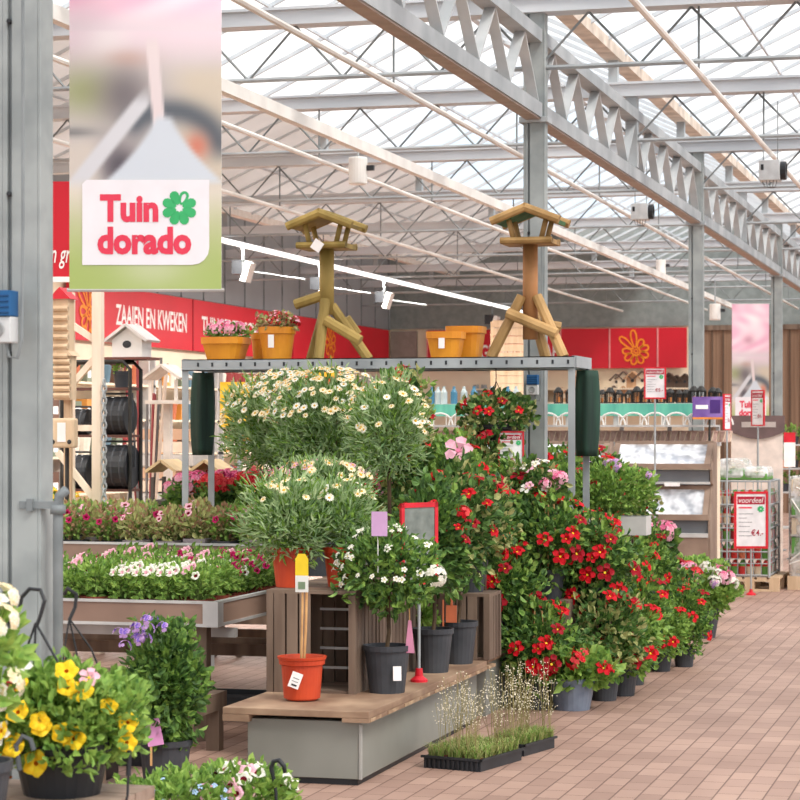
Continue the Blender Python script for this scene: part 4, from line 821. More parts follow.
def hook_shape(q, base, top, s=1, fl=1):
    x, y, z = top; q.tube([base, (x+.0,y,z-.06*s), (x+.012*fl*s,y,z-.02*s), (x-.0,y,z+.008*s), (x-.03*fl*s,y,z+.01*s), (x-.052*fl*s,y,z-.012*s), (x-.058*fl*s,y,z-.04*s)], .0055*s, BLACKP, 7)
k = 6.75/F; PX = lambda px, py: ((px-62)*k, -.05, EYE-(py-HZ)*k-.56)
q = MB(); hook_shape(q, PX(42,625), PX(46,592), 1.15); b_ = PX(41,622); 
for e in ((12,700),(90,700),(38,700)): q.tube([b_, PX(*e)], .004, BLACKP, 6)
q.build('hanger', t)
q = MB(); q.tube([PX(140,770),PX(139,790),PX(136,800)], .004, BLACKP, 6); q.tube([PX(141,745),PX(140,770)], .008, BLACKP, 8); q.build('hook_clip', t)
q = MB(); b0 = PX(50,800); q.tube([(b0[0],-.22,.1),(b0[0]-.01,-.22,.17),(b0[0]+.01,-.22,.2),(b0[0]+.035,-.22,.19),(b0[0]+.045,-.22,.16)], .008, mat('grey hook', S(90,94,98)), 8); q.build('hook', t)
# second hook pair by the standpipe
p = xy(58, 6.95); t = thing('plant_hanger', 'black wire plant hanger hooked over the grey standpipe', 'hanger', (p.x+.02,p.y+.05,.9)); q = MB()
q.tube([(-.02,0,.24),(.0,-.025,.26),(.02,0,.24),(.015,0,.2),(.0,-.01,.16)], .006, BLACKP, 7); q.build('hook', t)
for e in ((-.02,-.02,-.02),(.03,0,-.02),(.1,.02,-.02)): q = MB(); q.tube([(0,-.01,.165),(e[0]*.6,e[1],.07),e], .003, BLACKP, 5); q.build('wire', t)
p = xy(-25, 6.2, .56); t = plant('white_hydrangea', 'tall plant with white flower heads at the left picture edge', 'plant', p, 302, pot=(.1,.18,DARKP), rad=(.11,.11,.2), cz=.48, n=260, L=.06, W=.022, m=G_LIME, m2=G_MID, blooms=[bloom('cluster', .045, [P_WHT,P_CRM], n=26), bloom('star', .035, P_WHT, P_YEL)], nb=24, top=-.8, bs=(.8,1.1))
p = xy(165, 10.2); t = plant('blue_solanum', 'upright violet flowered shrub in a dark pot beside the grey display box', 'plant', p, 303, pot=(.12,.25,DARKP), rad=(.19,.18,.28), cz=.5, n=2300, L=.048, W=.016, m=G_DARK, m2=G_MID, f2=.4, blooms=B_VIO, nb=3, top=.7, shell=.3)
rn = random.Random(4); k = 10.2/F
for i in range(12):
    px, py = rn.gauss(145,16), rn.gauss(632,9); o = link('blossom', B_VIO[0], t, ((px-165)*k, -.1-rn.random()*.08, EYE-(py-HZ)*k)); o.rotation_euler = (1.0,0,rn.uniform(-1,1)); o.scale = (.8,)*3
q = MB(); q.box((-.03,-.16,.24),(.045,-.155,.36), mat('pink lilac card', S(220,150,200)), rot=(0,-.2,0)); q.box((-.01,-.158,.15),(0,-.155,.26), CANE); q.build('pink_care_label', t)
plant('trailing_bedding_plant', 'fine blue green foliage plant with tiny flowers at the bottom edge, left', 'plant', xy(178, 8.0), 304, pot=(.14,.2,DARKP), rad=(.27,.22,.12), cz=.3, n=1500, L=.04, W=.012, m=G_MID, m2=G_LIME, f2=.4, blooms=[bloom('star', .012, mat('pale blue petal', S(176,206,240)), P_WHT)], nb=26, top=-.1)
plant('striped_petunia', 'white and maroon striped petunias at the bottom edge beside the black hook', 'plant', xy(243, 8.1), 305, pot=(.13,.2,BLACKP), rad=(.19,.2,.1), cz=.34, n=900, L=.04, W=.014, m=G_LIME, m2=G_MID, f2=.4, blooms=[bloom('trumpet', .034, P_WHT, P_MAR), bloom('trumpet', .03, P_LPK, P_MAR)], nb=22, top=.2)
p = xy(276, 8.0); t = thing('basket_hook', 'black plastic basket hook standing up before the grey display box', 'hook', p); q = MB(); z = EYE-(760-HZ)*8.0/F
q.tube([(.0,0,0),(0,0,z-.12),(-.008,0,z-.07),(-.018,0,z-.03),(-.01,0,z-.005),(.012,0,z),(.03,0,z-.02),(.034,0,z-.045)], [.006,.006,.007,.009,.009,.009,.009,.007], BLACKP, 9); q.build('hook_bend', t, smooth=True)
# ================================================================= signs
VRED = mat('sign red', S(214,20,48), S(206,16,42), .5)
def voordeel(label, px, py, c, wpx, hpx, foot_z=0, rot=0, grey=False, price='€4.-', pole=True):
    sx = c/F; w, h = wpx*sx, hpx*sx; p = at(px, py, c); t = thing('offer_sign', label, 'sign', (p.x,p.y,foot_z), TH+rot); zc = p.z-foot_z; b = w*.07
    q = MB(); z0, z1 = zc-h/2, zc+h/2
    q.box((-w/2,-.01,z0),(w/2,.01,z0+b), REDP); q.box((-w/2,-.01,z1-b),(w/2,.01,z1), REDP); q.box((-w/2,-.01,z0+b),(-w/2+b,.01,z1-b), REDP); q.box((w/2-b,-.01,z0+b),(w/2,.01,z1-b), REDP); q.build('frame', t)
    q = MB(); q.box((-w/2+b,-.004,z0+b),(w/2-b,.004,z1-b), mat('sign sheet', S(236,234,236))); q.build('sheet', t)
    iw, ih = w-2*b, h-2*b; q = MB(); q.box((-iw/2+iw*.03,-.006,z1-b-ih*.2),(iw/2-iw*.03,-.004,z1-b-ih*.05), mat('dark red print', S(176,18,52))); text_into(q, 'voordeel', -iw*.42, z1-b-ih*.17, iw*.84, ih*.1, -.008, WPRINT, .0, .25); q.build('heading', t)
    q = MB(); y = -.006
    for k, (f, wd) in enumerate(((.27,.5),(.38,.55),(.46,.3),(.54,.5),(.62,.42),(.72,.4),(.8,.5))): q.box((-iw*.42,y,z1-b-ih*f-ih*.008),(-iw*.42+iw*wd*.9,y+.001,z1-b-ih*f+ih*(.02 if k == 0 else .004)), LRED if k == 0 else mat('sign text grey', S(150,150,156)))
    text_into(q, price, iw*.0, z0+b+ih*.2, iw*.42, ih*.12, -.008, mat('dark red print'  , (0,0,0)), .01); q.build('printed_lines', t)
    q = MB()
    for i in range(8): ring_petal(q, iw*.33, z1-b-ih*.29, i*PI/4+.3, iw*.02, iw*.12, iw*.03, iw*.02, -.007, LGRN, n=8, solid=True)
    q.build('flower_emblem', t)
    if pole: q = MB(); q.tube([(0,0,.02),(0,0,z0)], .009, GALV, 8); q.build('pole', t); q = MB(); q.lathe([(.05,0),(.05,.012),(.02,.03),(.015,.06),(0,.06)], REDP, n=14); q.build('foot', t)
    return t
voordeel('red framed offer sign reading voordeel with a euro price, in front of the caged pallet', 751, 520, 22.5, 34, 57)
voordeel('red framed offer sign before the cream wall below the orange flower banner', 655, 383, 20.9, 22, 32, price='€5.-')
voordeel('red framed offer sign in front of the second steel column, among the red flowers', 511, 450, 14.4, 26, 38, rot=.05)
voordeel('narrow red sign turned sideways, left of the small photo banner foot', 727, 412, 21.6, 16, 36, rot=1.0)
voordeel('narrow red sign turned sideways on the cream sign stand at the right', 758, 408, 24.6, 18, 36, rot=-.95)
# ================================================================= cold frames
DKW = mat('brown painted frame', S(150,128,112), S(128,106,92), .7, 0, 4); PANE = clear('cloudy plastic pane', (.82,.84,.88), .62, .3, 6); SLATE = mat('slate grey panel', S(112,114,118), S(98,100,104), .5, 0, 2)
def cold_frame(label, px0, px1, c):
    y0 = xy(px1, c).y; xa, xb = on_y(px0, y0), on_y(px1, y0); w = xb-xa-.02; t = thing('cold_frame', label, 'cold frame', (xa,y0,0)); Z = lambda py: EYE-(py-HZ)*c/F
    q = MB(); q.box((.03,.14,0),(w-.03,.58,Z(558)), BLACKP); q.build('plinth', t)
    q = MB(); q.box((0,.06,Z(558)),(w,.6,Z(538)), DKW); q.box((-.0,.05,Z(538)),(w,.6,Z(534)), ALU); q.build('drawer', t)
    q = MB(); q.box((.01,.13,Z(534)),(w-.01,.6,Z(521)), SLATE); q.box((.01,.34,Z(521)),(w-.01,.6,Z(485)), SLATE); q.box((.01,.25,Z(483)),(w-.01,.6,Z(471)), SLATE); q.box((.0,.23,Z(485)),(w,.26,Z(482.5)), ALU); q.build('body', t)
    def window(za, zb, ya, yb, nm):
        q = MB(); r = .055
        q.bar((0,ya,za),(w,ya,za), .03, r, DKW); q.bar((0,yb,zb),(w,yb,zb), .03, r, DKW); q.bar((.03,ya,za),(.03,yb,zb), r, .03, DKW, up=(0,1,0)); q.bar((w-.03,ya,za),(w-.03,yb,zb), r, .03, DKW, up=(0,1,0)); fr = q.build(nm, t)
        q = MB(); q.add([(.03,ya-.005,za),(w-.03,ya-.005,za),(w-.03,yb-.005,zb),(.03,yb-.005,zb)], [(0,1,2,3)], PANE); q.build('pane', fr)
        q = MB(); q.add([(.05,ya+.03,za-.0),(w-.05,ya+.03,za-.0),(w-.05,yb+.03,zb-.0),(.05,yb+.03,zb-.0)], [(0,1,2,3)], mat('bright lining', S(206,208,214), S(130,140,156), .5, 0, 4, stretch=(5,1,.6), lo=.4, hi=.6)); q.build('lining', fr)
    window(Z(518), Z(489), .1, .3, 'lower_window'); window(Z(467), Z(444), .22, .52, 'upper_window')
    q = MB(); q.prism([(.1,0),(.6,0),(.6,Z(444)),(.52,Z(442)),(.22,Z(470)),(.24,Z(484)),(.3,Z(486)),(.09,Z(520))], 0, .02, DKW)
    for k in range(len(q.v)): v = q.v[k]; q.v[k] = (v[1]+w-.0, v[0], v[2])
    q.build('side_panel', t)
    q = MB(); q.box((w*.35,.24,Z(479)),(w*.48,.25,Z(475)), WPRINT); q.box((w*.55,.2,Z(487)),(w*.7,.23,Z(483.5)), WPRINT); q.build('label_strip', t)
for a, b, l in ((606,709,'rightmost brown cold frame display with two tilted plastic windows'),(500,603,'middle cold frame display, behind the red climbers and the rack leg'),(394,497,'left cold frame display, seen between the daisies and the hanging basket')): cold_frame(l, a, b, 21.4)
# ================================================================= gondola with teal shelf
YG = 22.2; gs = .66; xa, xb = on_y(425, YG), on_y(715, YG); Wg = xb-xa; sg = F/cam_depth((xa+xb)/2, YG); zz = lambda py: EYE-(py-HZ)/sg
TEAL = mat('teal shelf edge', S(110,196,170), S(84,168,150), .4, 0, 2, stretch=(4,1,1))
t = thing('shop_shelving', 'long shop shelving with teal edged upper shelf behind the cold frames', 'shelving', (xa,YG,0))
q = MB(); q.box((0,0,0),(Wg,.4,zz(446)), CREAM); q.build('base', t)
q = MB(); q.box((-.01,-.02,zz(446)),(Wg+.01,.41,zz(442)), ALU); q.build('lower_shelf', t)
q = MB(); q.box((0,-.16,zz(427)),(Wg,.4,zz(425)), ALU); q.build('middle_shelf', t)
q = MB(); q.box((0,-.02,zz(416)),(Wg,.0,zz(404)), TEAL); q.box((0,.0,zz(405)),(Wg,.4,zz(403.5)), ALU); q.build('upper_shelf', t)
for k in range(7): q = MB(); q.box((k*(Wg-.04)/6,.36,zz(442)),(k*(Wg-.04)/6+.04,.4,zz(427)), ALU); q.build('upright', t); q = MB(); q.box((k*(Wg-.04)/6,-.0,zz(425)),(k*(Wg-.04)/6+.04,.04,zz(405)), ALU); q.build('upright', t)
rn = random.Random(77)
# lattice pots on the lower shelf
q = MB(); q.lathe([(.1,0),(.13,.17),(.14,.17),(.14,.19),(.12,.19)], mat('terracotta lattice', S(214,184,172), S(186,152,140), .8, 0, 14), n=12)
for k in range(8):
    a = PI*k/4; q.bar((.105*math.cos(a),.105*math.sin(a),.01),(.137*math.cos(a+.4),.137*math.sin(a+.4),.17), .012, .01, CREAM)
o = q.build('lattice_pot'); base = None
for k in range(30):
    px = 434+k*10; loc = (on_y(px, YG+.15), YG+.15, zz(442)); c_ = o if k == 0 else o.copy()
    if k: C.objects.link(c_)
    c_.location = loc; c_.rotation_euler.z = rn.random(); c_.scale = (.6,.6,.6); tag(c_, 'small brownish lattice pot in the row on the lower shelf above the cold frames', 'pot', 'lattice pots on the lower shelf')
# white hoops
q = MB(); q.tube([(-.2*math.cos(PI*i/10),0,.16*math.sin(PI*i/10)) for i in range(11)], .013, WHITE, 6); q.tube([(-.1,0,0),(-.1,0,.13)], .008, WHITE, 5); q.tube([(.1,0,0),(.1,0,.13)], .008, WHITE, 5); o = q.build('garden_hoop')
for k in range(14):
    px = 440+k*21.5; c_ = o if k == 0 else o.copy()
    if k: C.objects.link(c_)
    c_.location = (on_y(px, YG-.12), YG-.12, zz(425)); c_.scale = (.66,.66,.75); tag(c_, 'white arched wire hoop below the teal shelf edge', 'garden hoop', 'white hoops below the teal shelf')
    g = k
DKW2 = mat('dark wire', S(52,50,46), S(36,34,32), .5)
for k in range(34):     # bottles behind the teal edge on the middle shelf
    pass
q = MB(); q.lathe([(.0,0),(.07,0),(.07,.02),(.03,.02)], DKW2, n=10); q.lathe([(.07,.16),(.075,.18),(.03,.24),(0,.25)], DKW2, n=10)
for k in range(8): a = PI*k/4; q.tube([(.065*math.cos(a),.065*math.sin(a),.02),(.068*math.cos(a),.068*math.sin(a),.17)], .007, DKW2, 4, False)
q.lathe([(.02,.02),(.025,.02),(.025,.1),(0,.1)], mat('candle orange', S(226,140,70)), n=8); o = q.build('wire_lantern')
for k in range(20):
    px = 560+k*8.4; c_ = o if k == 0 else o.copy()
    if k: C.objects.link(c_)
    c_.location = (on_y(px, YG+.2)+rn.uniform(-.02,.02), YG+.2, zz(403.4)); f = rn.uniform(.85,1.1)*.64; c_.scale = (f,f,f); tag(c_, 'dark wire lantern standing in the row on the teal edged shelf', 'lantern', 'wire lanterns on the teal shelf')
for k, px in enumerate((392,404,416,436,446,456,466,484,500,508)):
    t = thing('spray_bottle', ('blue','pale grey')[k%2]+' bottle on the teal edged shelf, left of the second steel column', 'bottle', (on_y(px+8,YG+.2),YG+.2,zz(403.4)) if px > 430 else (on_y(432+k*6,YG+.35),YG+.35,zz(403.4)), 0, ('blue bottles on the shelf','pale grey bottles on the shelf')[k%2])
    q = MB(); q.lathe([(0,0),(.06,0),(.06,.2),(.025,.26),(.025,.3),(0,.3)], mat(('blue bottle','pale grey bottle')[k%2], (S(70,130,160),S(190,204,204))[k%2], None, .3), n=10); q.build('bottle_body', t); t.scale = (.6,.6,.6)
# bird houses and figures on a wall shelf under the red fascia
YW = YB-.5; xa, xb = on_y(470, YW), on_y(695, YW); sw = F/cam_depth(xb-1, YW); zw = lambda py: EYE-(py-HZ)/sw
for n_, zp in enumerate((402, 388)):
    t = thing('display_shelf', ('lower pale wall shelf under the red back wall banners','upper pale wall shelf under the red back wall banners')[n_], 'shelf', (xa,YB-.65,zw(zp))); q = MB(); q.box((0,0,-.03),(xb-xa,.64,0), CREAM); q.build('board', t)
    for k in range(8): q = MB(); q.box((k*(xb-xa-.05)/7,.05,-.2),(k*(xb-xa-.05)/7+.04,.6,-.03), CREAM); q.build('bracket', t)
TANM = mat('tan birdhouse', S(206,166,128), S(176,134,100), .8, 0, 8)
def birdhouse(mt, rm, s=1, name='bird_house'):
    t = thing(name, None, None, (0,0,0)); q = MB(); q.prism([(-.1,0),(.1,0),(.1,.16),(0,.25),(-.1,.16)], -.09, .09, mt); q.build('house_body', t)
    q = MB()
    for a in (-1, 1): q.bar((a*-.0,0,.275),(a*.17,0,.125), .26, .02, rm, up=(0,1,0)) if 0 else q.box((min(0,a*.19),-.13,.262),(max(0,a*.19),.13,.282), rm, rot=(0,a*.73,0), piv=(0,0,.27))
    q.build('roof', t); q = MB(); q.lathe([(.03,-.092),(.0,-.094)], BLACKP, (0,0,.12), 10, 'y'); q.build('entrance_hole', t); return t
bh = [birdhouse(TANM, TANM), birdhouse(CREAM, mat('dark roof', S(110,92,80))), birdhouse(mat('dark carved wood', S(84,66,54)), mat('dark carved wood', (0,0,0)))]
lb = ['tan bird house on the wall shelf under the red back banners','cream bird house with dark roof on the wall shelf','dark brown bird house on the wall shelf']; used = set()
for k in range(30):
    px = 563+(k%15)*8.8; lv = k//15; i = rn.randrange(2) if px < 665 else 2
    if lv and rn.random() < .35: continue
    loc = (on_y(px, YW)+rn.uniform(-.03,.03), YW+.05, zw((402,388)[lv])); f = rn.uniform(.9,1.25)
    if i not in used: used.add(i); o = bh[i]; o.location = loc
    else: o = dup(bh[i], loc)
    o.scale = (f,f,f); tag(o, lb[i], 'bird house', ('tan bird houses','cream bird houses','dark bird houses')[i])
for k, px in enumerate((434,442,451,461,472)):
    t = thing('glass_jar', 'grey jar on the wall shelf seen left of the hanging basket', 'jar', (on_y(px+42,YW),YW,zw(402)), 0, 'grey jars on the wall shelf') ; q = MB(); q.lathe([(0,0),(.09,0),(.1,.25),(.06,.32),(.06,.36),(0,.36)], mat('grey glass', S(150,158,160), None, .3), n=12); q.build('jar_body', t)
# purple poster, black poster, wood panel behind right bird table
p = at(710, 408, 22.0); t = thing('purple_poster', 'purple printed board above the lantern row, left of the narrow red sign', 'poster', (p.x,p.y,0), TH); q = MB(); q.box((-.17,0,p.z-.11),(.17,.02,p.z+.11), mat('purple print', S(98,66,140), S(140,110,180), .5, 0, 4)); q.build('panel', t)
q = MB(); q.box((-.14,-.003,p.z-.01),(-.02,0,p.z+.03), WPRINT); q.box((.0,-.003,p.z-.05),(.1,0,p.z+.08), mat('deep purple', S(74,40,120))); q.box((-.17,-.003,p.z-.11),(.17,0,p.z-.09), mat('orange print strip', S(226,140,60))); q.build('print', t)
q = MB(); q.tube([(0,.03,0),(0,.03,p.z+.1)], .012, DKW2, 6); q.build('pole', t)
p = at(723, 373, 40); t = thing('black_poster', 'black poster with teal leaves on the brown slatted wall', 'poster', (p.x,YB-.16,p.z)); q = MB(); q.box((-.2,0,-.26),(.2,.05,.26), mat('black print', S(40,40,38))); q.build('panel', t)
q = MB(); rn2 = random.Random(3)
for k in range(26): a = rn2.uniform(0,PI); x, z = rn2.uniform(-.13,.13), rn2.uniform(-.2,.12); q.bar((x-.04*math.cos(a),-.004,z-.04*math.sin(a)),(x+.04*math.cos(a),-.004,z+.04*math.sin(a)), .004, .016, mat('teal print', S(60,150,140)), up=(0,1,0))
q.box((-.1,-.004,.18),(.1,-.002,.22), WPRINT); q.build('leaf_print', t)
p = at(493, 357, 38); t = thing('fence_panel', 'pale horizontal board fence panel standing behind the right bird table', 'fence panel', (p.x,p.y,0), TH); q = MB(); z = 0
while z < p.z+.58: q.box((0,0,z+.004),(.6,.03,z+.13), PALE); z += .135
q.build('boards', t); q = MB(); q.box((-.04,.03,0),(.0,.07,p.z+.6), PALE); q.box((.6,.03,0),(.64,.07,p.z+.6), PALE); q.build('posts', t)
# ================================================================= pallets at the right
def pallet(label, x, y, w=.8, d=1.2):
    t = thing('pallet', label, 'pallet', (x,y,0))
    for k in range(3):
        q = MB(); q.box((0,k*(d-.1)/2,.1),(w,k*(d-.1)/2+.1,.122), PALE); q.build('stringer_board', t); q = MB(); q.box((0,k*(d-.1)/2,0),(w,k*(d-.1)/2+.1,.022), PALE); q.build('bottom_board', t)
        for j in range(3): q = MB(); q.box((j*(w-.1)/2,k*(d-.1)/2,.022),(j*(w-.1)/2+.1,k*(d-.1)/2+.1,.1), PALE); q.build('block', t)
    for k in range(5): q = MB(); q.box((k*(w-.1)/4,0,.122),(k*(w-.1)/4+.1,d,.144), PALE); q.build('deck_board', t)
    return t
pp_ = xy(720, 23.1); px_, py_ = pp_.x, pp_.y; pallet('wooden pallet on the floor under the wire cage at the right', px_, py_, .6, 1.1)
t = thing('wire_cage', 'wire mesh cage full of red and green potted packs on the pallet', 'cage', (px_-.06,py_-.0,.144)); cw, cd, ch = .56, 1.0, .98
for a, b in ((0,0),(cw,0),(0,cd),(cw,cd)): q = MB(); q.tube([(a,b,0),(a,b,ch)], .014, GALV, 7); q.build('corner_post', t)
q = MB()
for k in range(9):
    z = .02+k*(ch-.02)/8
    for a, b in (((0,0,z),(cw,0,z)),((cw,0,z),(cw,cd,z)),((cw,cd,z),(0,cd,z)),((0,cd,z),(0,0,z))): q.tube([a,b], .005 if k % 2 else .009, GALV, 5)
for k in range(1,7): q.tube([(k*cw/7,0,0),(k*cw/7,0,ch)], .004, GALV, 4); q.tube([(cw,k*cd/7,0),(cw,k*cd/7,ch)], .004, GALV, 4)
q.build('mesh_wire', t)
q = MB()
for k in range(5): q.box((.01,.01,.18*k+.0),(cw-.01,cd-.01,.18*k+.008), ALU)
q.build('shelf', t)
packm = [mat('red pack', S(200,52,48)), mat('green pack', S(96,150,70)), mat('terracotta pack', S(196,112,80)), mat('pale pack', S(214,196,170)), mat('dark red pack', S(150,40,44))]
pk = []
for k in range(5): q = MB(); q.lathe([(0,0),(.028,0),(.036,.07),(.038,.08),(.03,.08)], packm[k], n=10, sq=5); q.lathe([(.034,.08),(.03,.1),(.012,.13),(0,.132)], packm[(k+1)%2], n=7); pk.append(q.mesh('plant_pack'))
names = ['red','green','terracotta','pale','dark red']; rn = random.Random(12)
for lv in range(5):
    for i in range(7):
        for j in range(2):
            k = rn.randrange(5); o = link('plant_pack', pk[k], None, (px_-.06+.045+i*.079, py_+.06+j*.09, .144+.18*lv+.009), 0, (1.1,1.1,1.25)); tag(o, names[k]+' potted pack on a level inside the wire cage', 'plant pack', names[k]+' packs in the cage')
    for j in range(2, 9):
        k = rn.randrange(5); o = link('plant_pack', pk[k], None, (px_-.06+cw-.05, py_+.06+j*.1, .144+.18*lv+.009), 0, (1.1,1.1,1.25)); tag(o, names[k]+' potted pack on a level inside the wire cage', 'plant pack', names[k]+' packs in the cage')
FILM = clear('wrapping film', (.95,.95,.97), .45, .25, 9)
x2 = px_+.62; t = thing('wrapped_stack', 'tall stack wrapped in white film at the right picture edge', 'stack', (x2+.03,py_+.35,0)); q = MB(); q.box((0,0,0),(.7,.9,.14), PALE); q.build('pallet_base', t)
for k in range(5): q = MB(); q.box((.04,.04,.15+k*.2),(.66,.86,.34+k*.2), packm[(k*2+3)%4]); q.box((.03,.03,.15+k*.2),(.67,.87,.17+k*.2), mat('grey tray', S(180,176,170))); q.build('tray_layer', t)
q = MB(); rn = random.Random(2); n = 24; vs = []
for i in range(9):
    for j in range(n):
        a = 2*PI*j/n; ca, sa = math.cos(a), math.sin(a); g = (abs(ca)**6+abs(sa)**6)**(-1/6); r = 1+rn.uniform(-.03,.03); vs.append((.35+.35*ca*g*r, .45+.45*sa*g*r, .14+i*.128))
q.add(vs, [(i*n+j, i*n+(j+1)%n, (i+1)*n+(j+1)%n, (i+1)*n+j) for i in range(8) for j in range(n)], FILM); q.build('film', t)
q = MB()
for k in range(12): z0 = rn.uniform(.2,1.1); z1 = rn.uniform(.2,1.1); q.tube([(0-.01,-.0+rn.uniform(0,.9),z0),(.0,rn.uniform(0,.9),z1)], .008, WHITE, 4); q.tube([(rn.uniform(0,.3),-.012,z0),(rn.uniform(.3,.7),-.012,z1)], .008, WHITE, 4)
q.build('straps', t)
for k, (dx, w_, h_) in enumerate(((.02,.36,.22),(.36,.3,.14))):
    t = thing('film_pack', ('larger','smaller')[k]+' film wrapped plant pack lying on top of the wire cage', 'pack', (px_-.06+dx*.8,py_+.1,.144+ch+.01)); q = MB(); q.box((0,0,0),(w_*.8,.6,h_*.5), packm[1]); q.box((.02,.02,h_*.5),(w_*.4,.5,h_*.62), packm[3]); q.build('contents', t, bevel=.02)
    q = MB(); q.box((-.01,-.01,0),(w_*.82,.62,h_), FILM); q.build('film', t, bevel=.05)
p = xy(757, 25.0); t = thing('sign_stand', 'cream double board sign stand with a curved dark top, behind the wire cage', 'sign stand', p, TH)
zt_ = EYE-(430-HZ)*25.0/F
for s_ in (-1, 1): q = MB(); q.box((s_*.145-.14,-.02,.0),(s_*.145+.14,.02,zt_), mat('blush board', S(238,220,208))); q.build('board', t)
q = MB(); n = 10; pts = [(-.3,.16),(.3,.16)]+[(.3-.6*i/n, -.02-.08*math.sin(PI*i/n)) for i in range(n+1)]; q.prism([(a, b+zt_) for a, b in pts], -.05, -.025, mat('dark mauve sign', S(110,88,86))); q.build('header', t)
q = MB(); q.box((-.18,-.055,zt_+.03),(.2,-.052,zt_+.09), mat('pale lettering strip', S(190,176,170))); q.build('header_print', t)
# plant rack at the right edge
xa = xy(768, 28.5); t = thing('display_rack', 'open display rack with pots at the right edge, before the fourth column', 'rack', (xa.x,xa.y,0)); 
for a, b in ((0,0),(.6,0),(0,.4),(.6,.4)): q = MB(); q.box((a,b,0),(a+.03,b+.03,1.75), DKW2); q.build('upright', t)
for k, z in enumerate((.4,.85,1.15,1.45)): q = MB(); q.box((0,0,z),(.63,.43,z+.02), ALU); q.build('shelf', t)
rn = random.Random(6); pts = [(dx, z) for z in (.87,1.17,1.47) for dx in (.08,.2,.32,.44,.55)]
m1 = MB(); m1.lathe([(0,0),(.04,0),(.055,.1),(.05,.1)], mat('orange little pot', S(222,128,70)), n=12); m1 = m1.mesh('little_pot'); m2_ = MB(); m2_.lathe([(0,0),(.04,0),(.055,.1),(.05,.1)], DARKP, n=12); m2_ = m2_.mesh('little_pot')
f1, _ = foliage(9, 60, (.06,.06,.07), (0,0,.16), .05, .018, G_MID, G_LIME); f1 = f1.mesh('foliage')
for k, (dx, z) in enumerate(pts):
    i = rn.random() < .55; o = thing('potted_plant', ('small plant in an orange pot' if i else 'small plant in a dark pot')+' on the right edge display rack', 'plant', (xa.x+dx,xa.y+.15,z), 0, 'orange potted plants at the right' if i else 'dark potted plants at the right'); link('pot', m1 if i else m2_, o); link('foliage', f1, o)
p = at(749, 455, 26); p = xy(787, 27.4); t = thing('price_tag', 'tall white tag with a red top beside the fourth steel column', 'tag', (p.x,p.y,0), TH); q = MB(); q.box((-.04,-.01,1.2),(.1,.0,1.5), WPRINT); q.box((-.04,-.012,1.5),(.1,.0,1.62), REDP); q.build('card', t); q = MB(); q.tube([(.03,.008,0),(.03,.008,1.6)], .008, GALV, 6); q.build('pole', t)
# ================================================================= left background: hose reels, posts, bird houses
p = xy(98, 16.6); PALE2 = mat('bleached pine', S(238,222,204), S(218,198,176), .7, 0, 8, stretch=(1,1,.15)); t = thing('wooden_post', 'tall pale pine post with diagonal braces left of the hose reels', 'post', (p.x,p.y,0)); q = MB(); zp = EYE-(292-HZ)*16.6/F
q.box((-.035,-.035,0),(.035,.035,zp), PALE2); q.build('post_shaft', t); k = 16.6/F
for a, b in (((-.2*1.0,0,EYE-(325-HZ)*k),(0,0,EYE-(342-HZ)*k)),((-.21,0,EYE-(385-HZ)*k),(0,0,EYE-(355-HZ)*k)),((-.32,.0,EYE-(452-HZ)*k),(-.02,0,EYE-(500-HZ)*k)),((-.32,0,EYE-(428-HZ)*k),(0,0,EYE-(428-HZ)*k))): q = MB(); q.bar(a,b, .035, .045, PALE2); q.build('brace', t)
q = MB(); q.box((-.21-.02,-.02,0),(-.21+.02,.02,zp), PALE2); q.build('post_shaft', t)
t2 = thing('link_chain', 'heavy grey chain hanging down beside the pale post', 'chain', (p.x+.07,p.y-.05,0)); q = MB(); z = 2.0
i = 0
while z > .95:
    pts = [(.018*math.cos(a)*(i%2), .018*math.cos(a)*(1-i%2), z+.03*math.sin(a)) for a in [2*PI*j/8 for j in range(9)]]; q.tube(pts, .007, GALV, 5, False); z -= .045; i += 1
q.build('links', t2)
c = 17.6; k = c/F; p = xy(62, c); zf = lambda py: EYE-(py-HZ)*k
t = thing('hose_rack', 'black tubular rack holding the garden hose reels', 'rack', (p.x,p.y,0)); Wr = (135-62)*k
for y in (0, .22):
    q = MB(); q.tube([(0,y,0),(0,y,zf(362)-.05),(.05,y,zf(362)),(Wr-.06,y,zf(362)),(Wr,y,zf(362)-.06),(Wr,y,0)], .016, DKW2, 8); q.build('tube_frame', t)
for py in (389, 436, 490): q = MB(); q.box((0,0,zf(py)-.01),(Wr,.24,zf(py)+.01), mat('dark red brown shelf', S(96,60,50))); q.build('shelf', t)
def reel(label, px, py, r, w, shelf):
    t = thing('hose_reel', label, 'hose reel', (p.x+(px-62)*k, p.y+.1, zf(shelf)+.01)); q = MB(); R_ = r*k; w_ = w*k; q.lathe([(0,-w_/2),(R_*.95,-w_/2),(R_,-w_/2+.01),(R_,w_/2-.01),(R_*.95,w_/2),(0,w_/2)], BLACKP, (0,0,R_), 24, 'x')
    q.build('drum', t, smooth=False); q = MB()
    for i in range(3): q.lathe([(R_*1.0,-w_*.3+i*w_*.3-.008),(R_*1.025,-w_*.3+i*w_*.3),(R_*1.0,-w_*.3+i*w_*.3+.008)], DARKP, (0,0,R_), 24, 'x')
    q.build('hose_winding', t); q = MB(); q.tube([(-w_/2-.015,0,R_),(-w_/2-.015,0,R_*2.15),(w_/2+.015,0,R_*2.15),(w_/2+.015,0,R_)], .01, DARKP, 7); q.build('handle', t)
reel('upper right black hose reel on the rack, behind the link chain', 117, 412, 19, 27, 436)
reel('lower right black hose reel, largest one on the rack', 118, 468, 22, 30, 490)
reel('upper left black hose reel, half hidden behind the column', 74, 410, 13, 24, 436); reel('lower left black hose reel beside the pale post', 76, 455, 17, 26, 490)
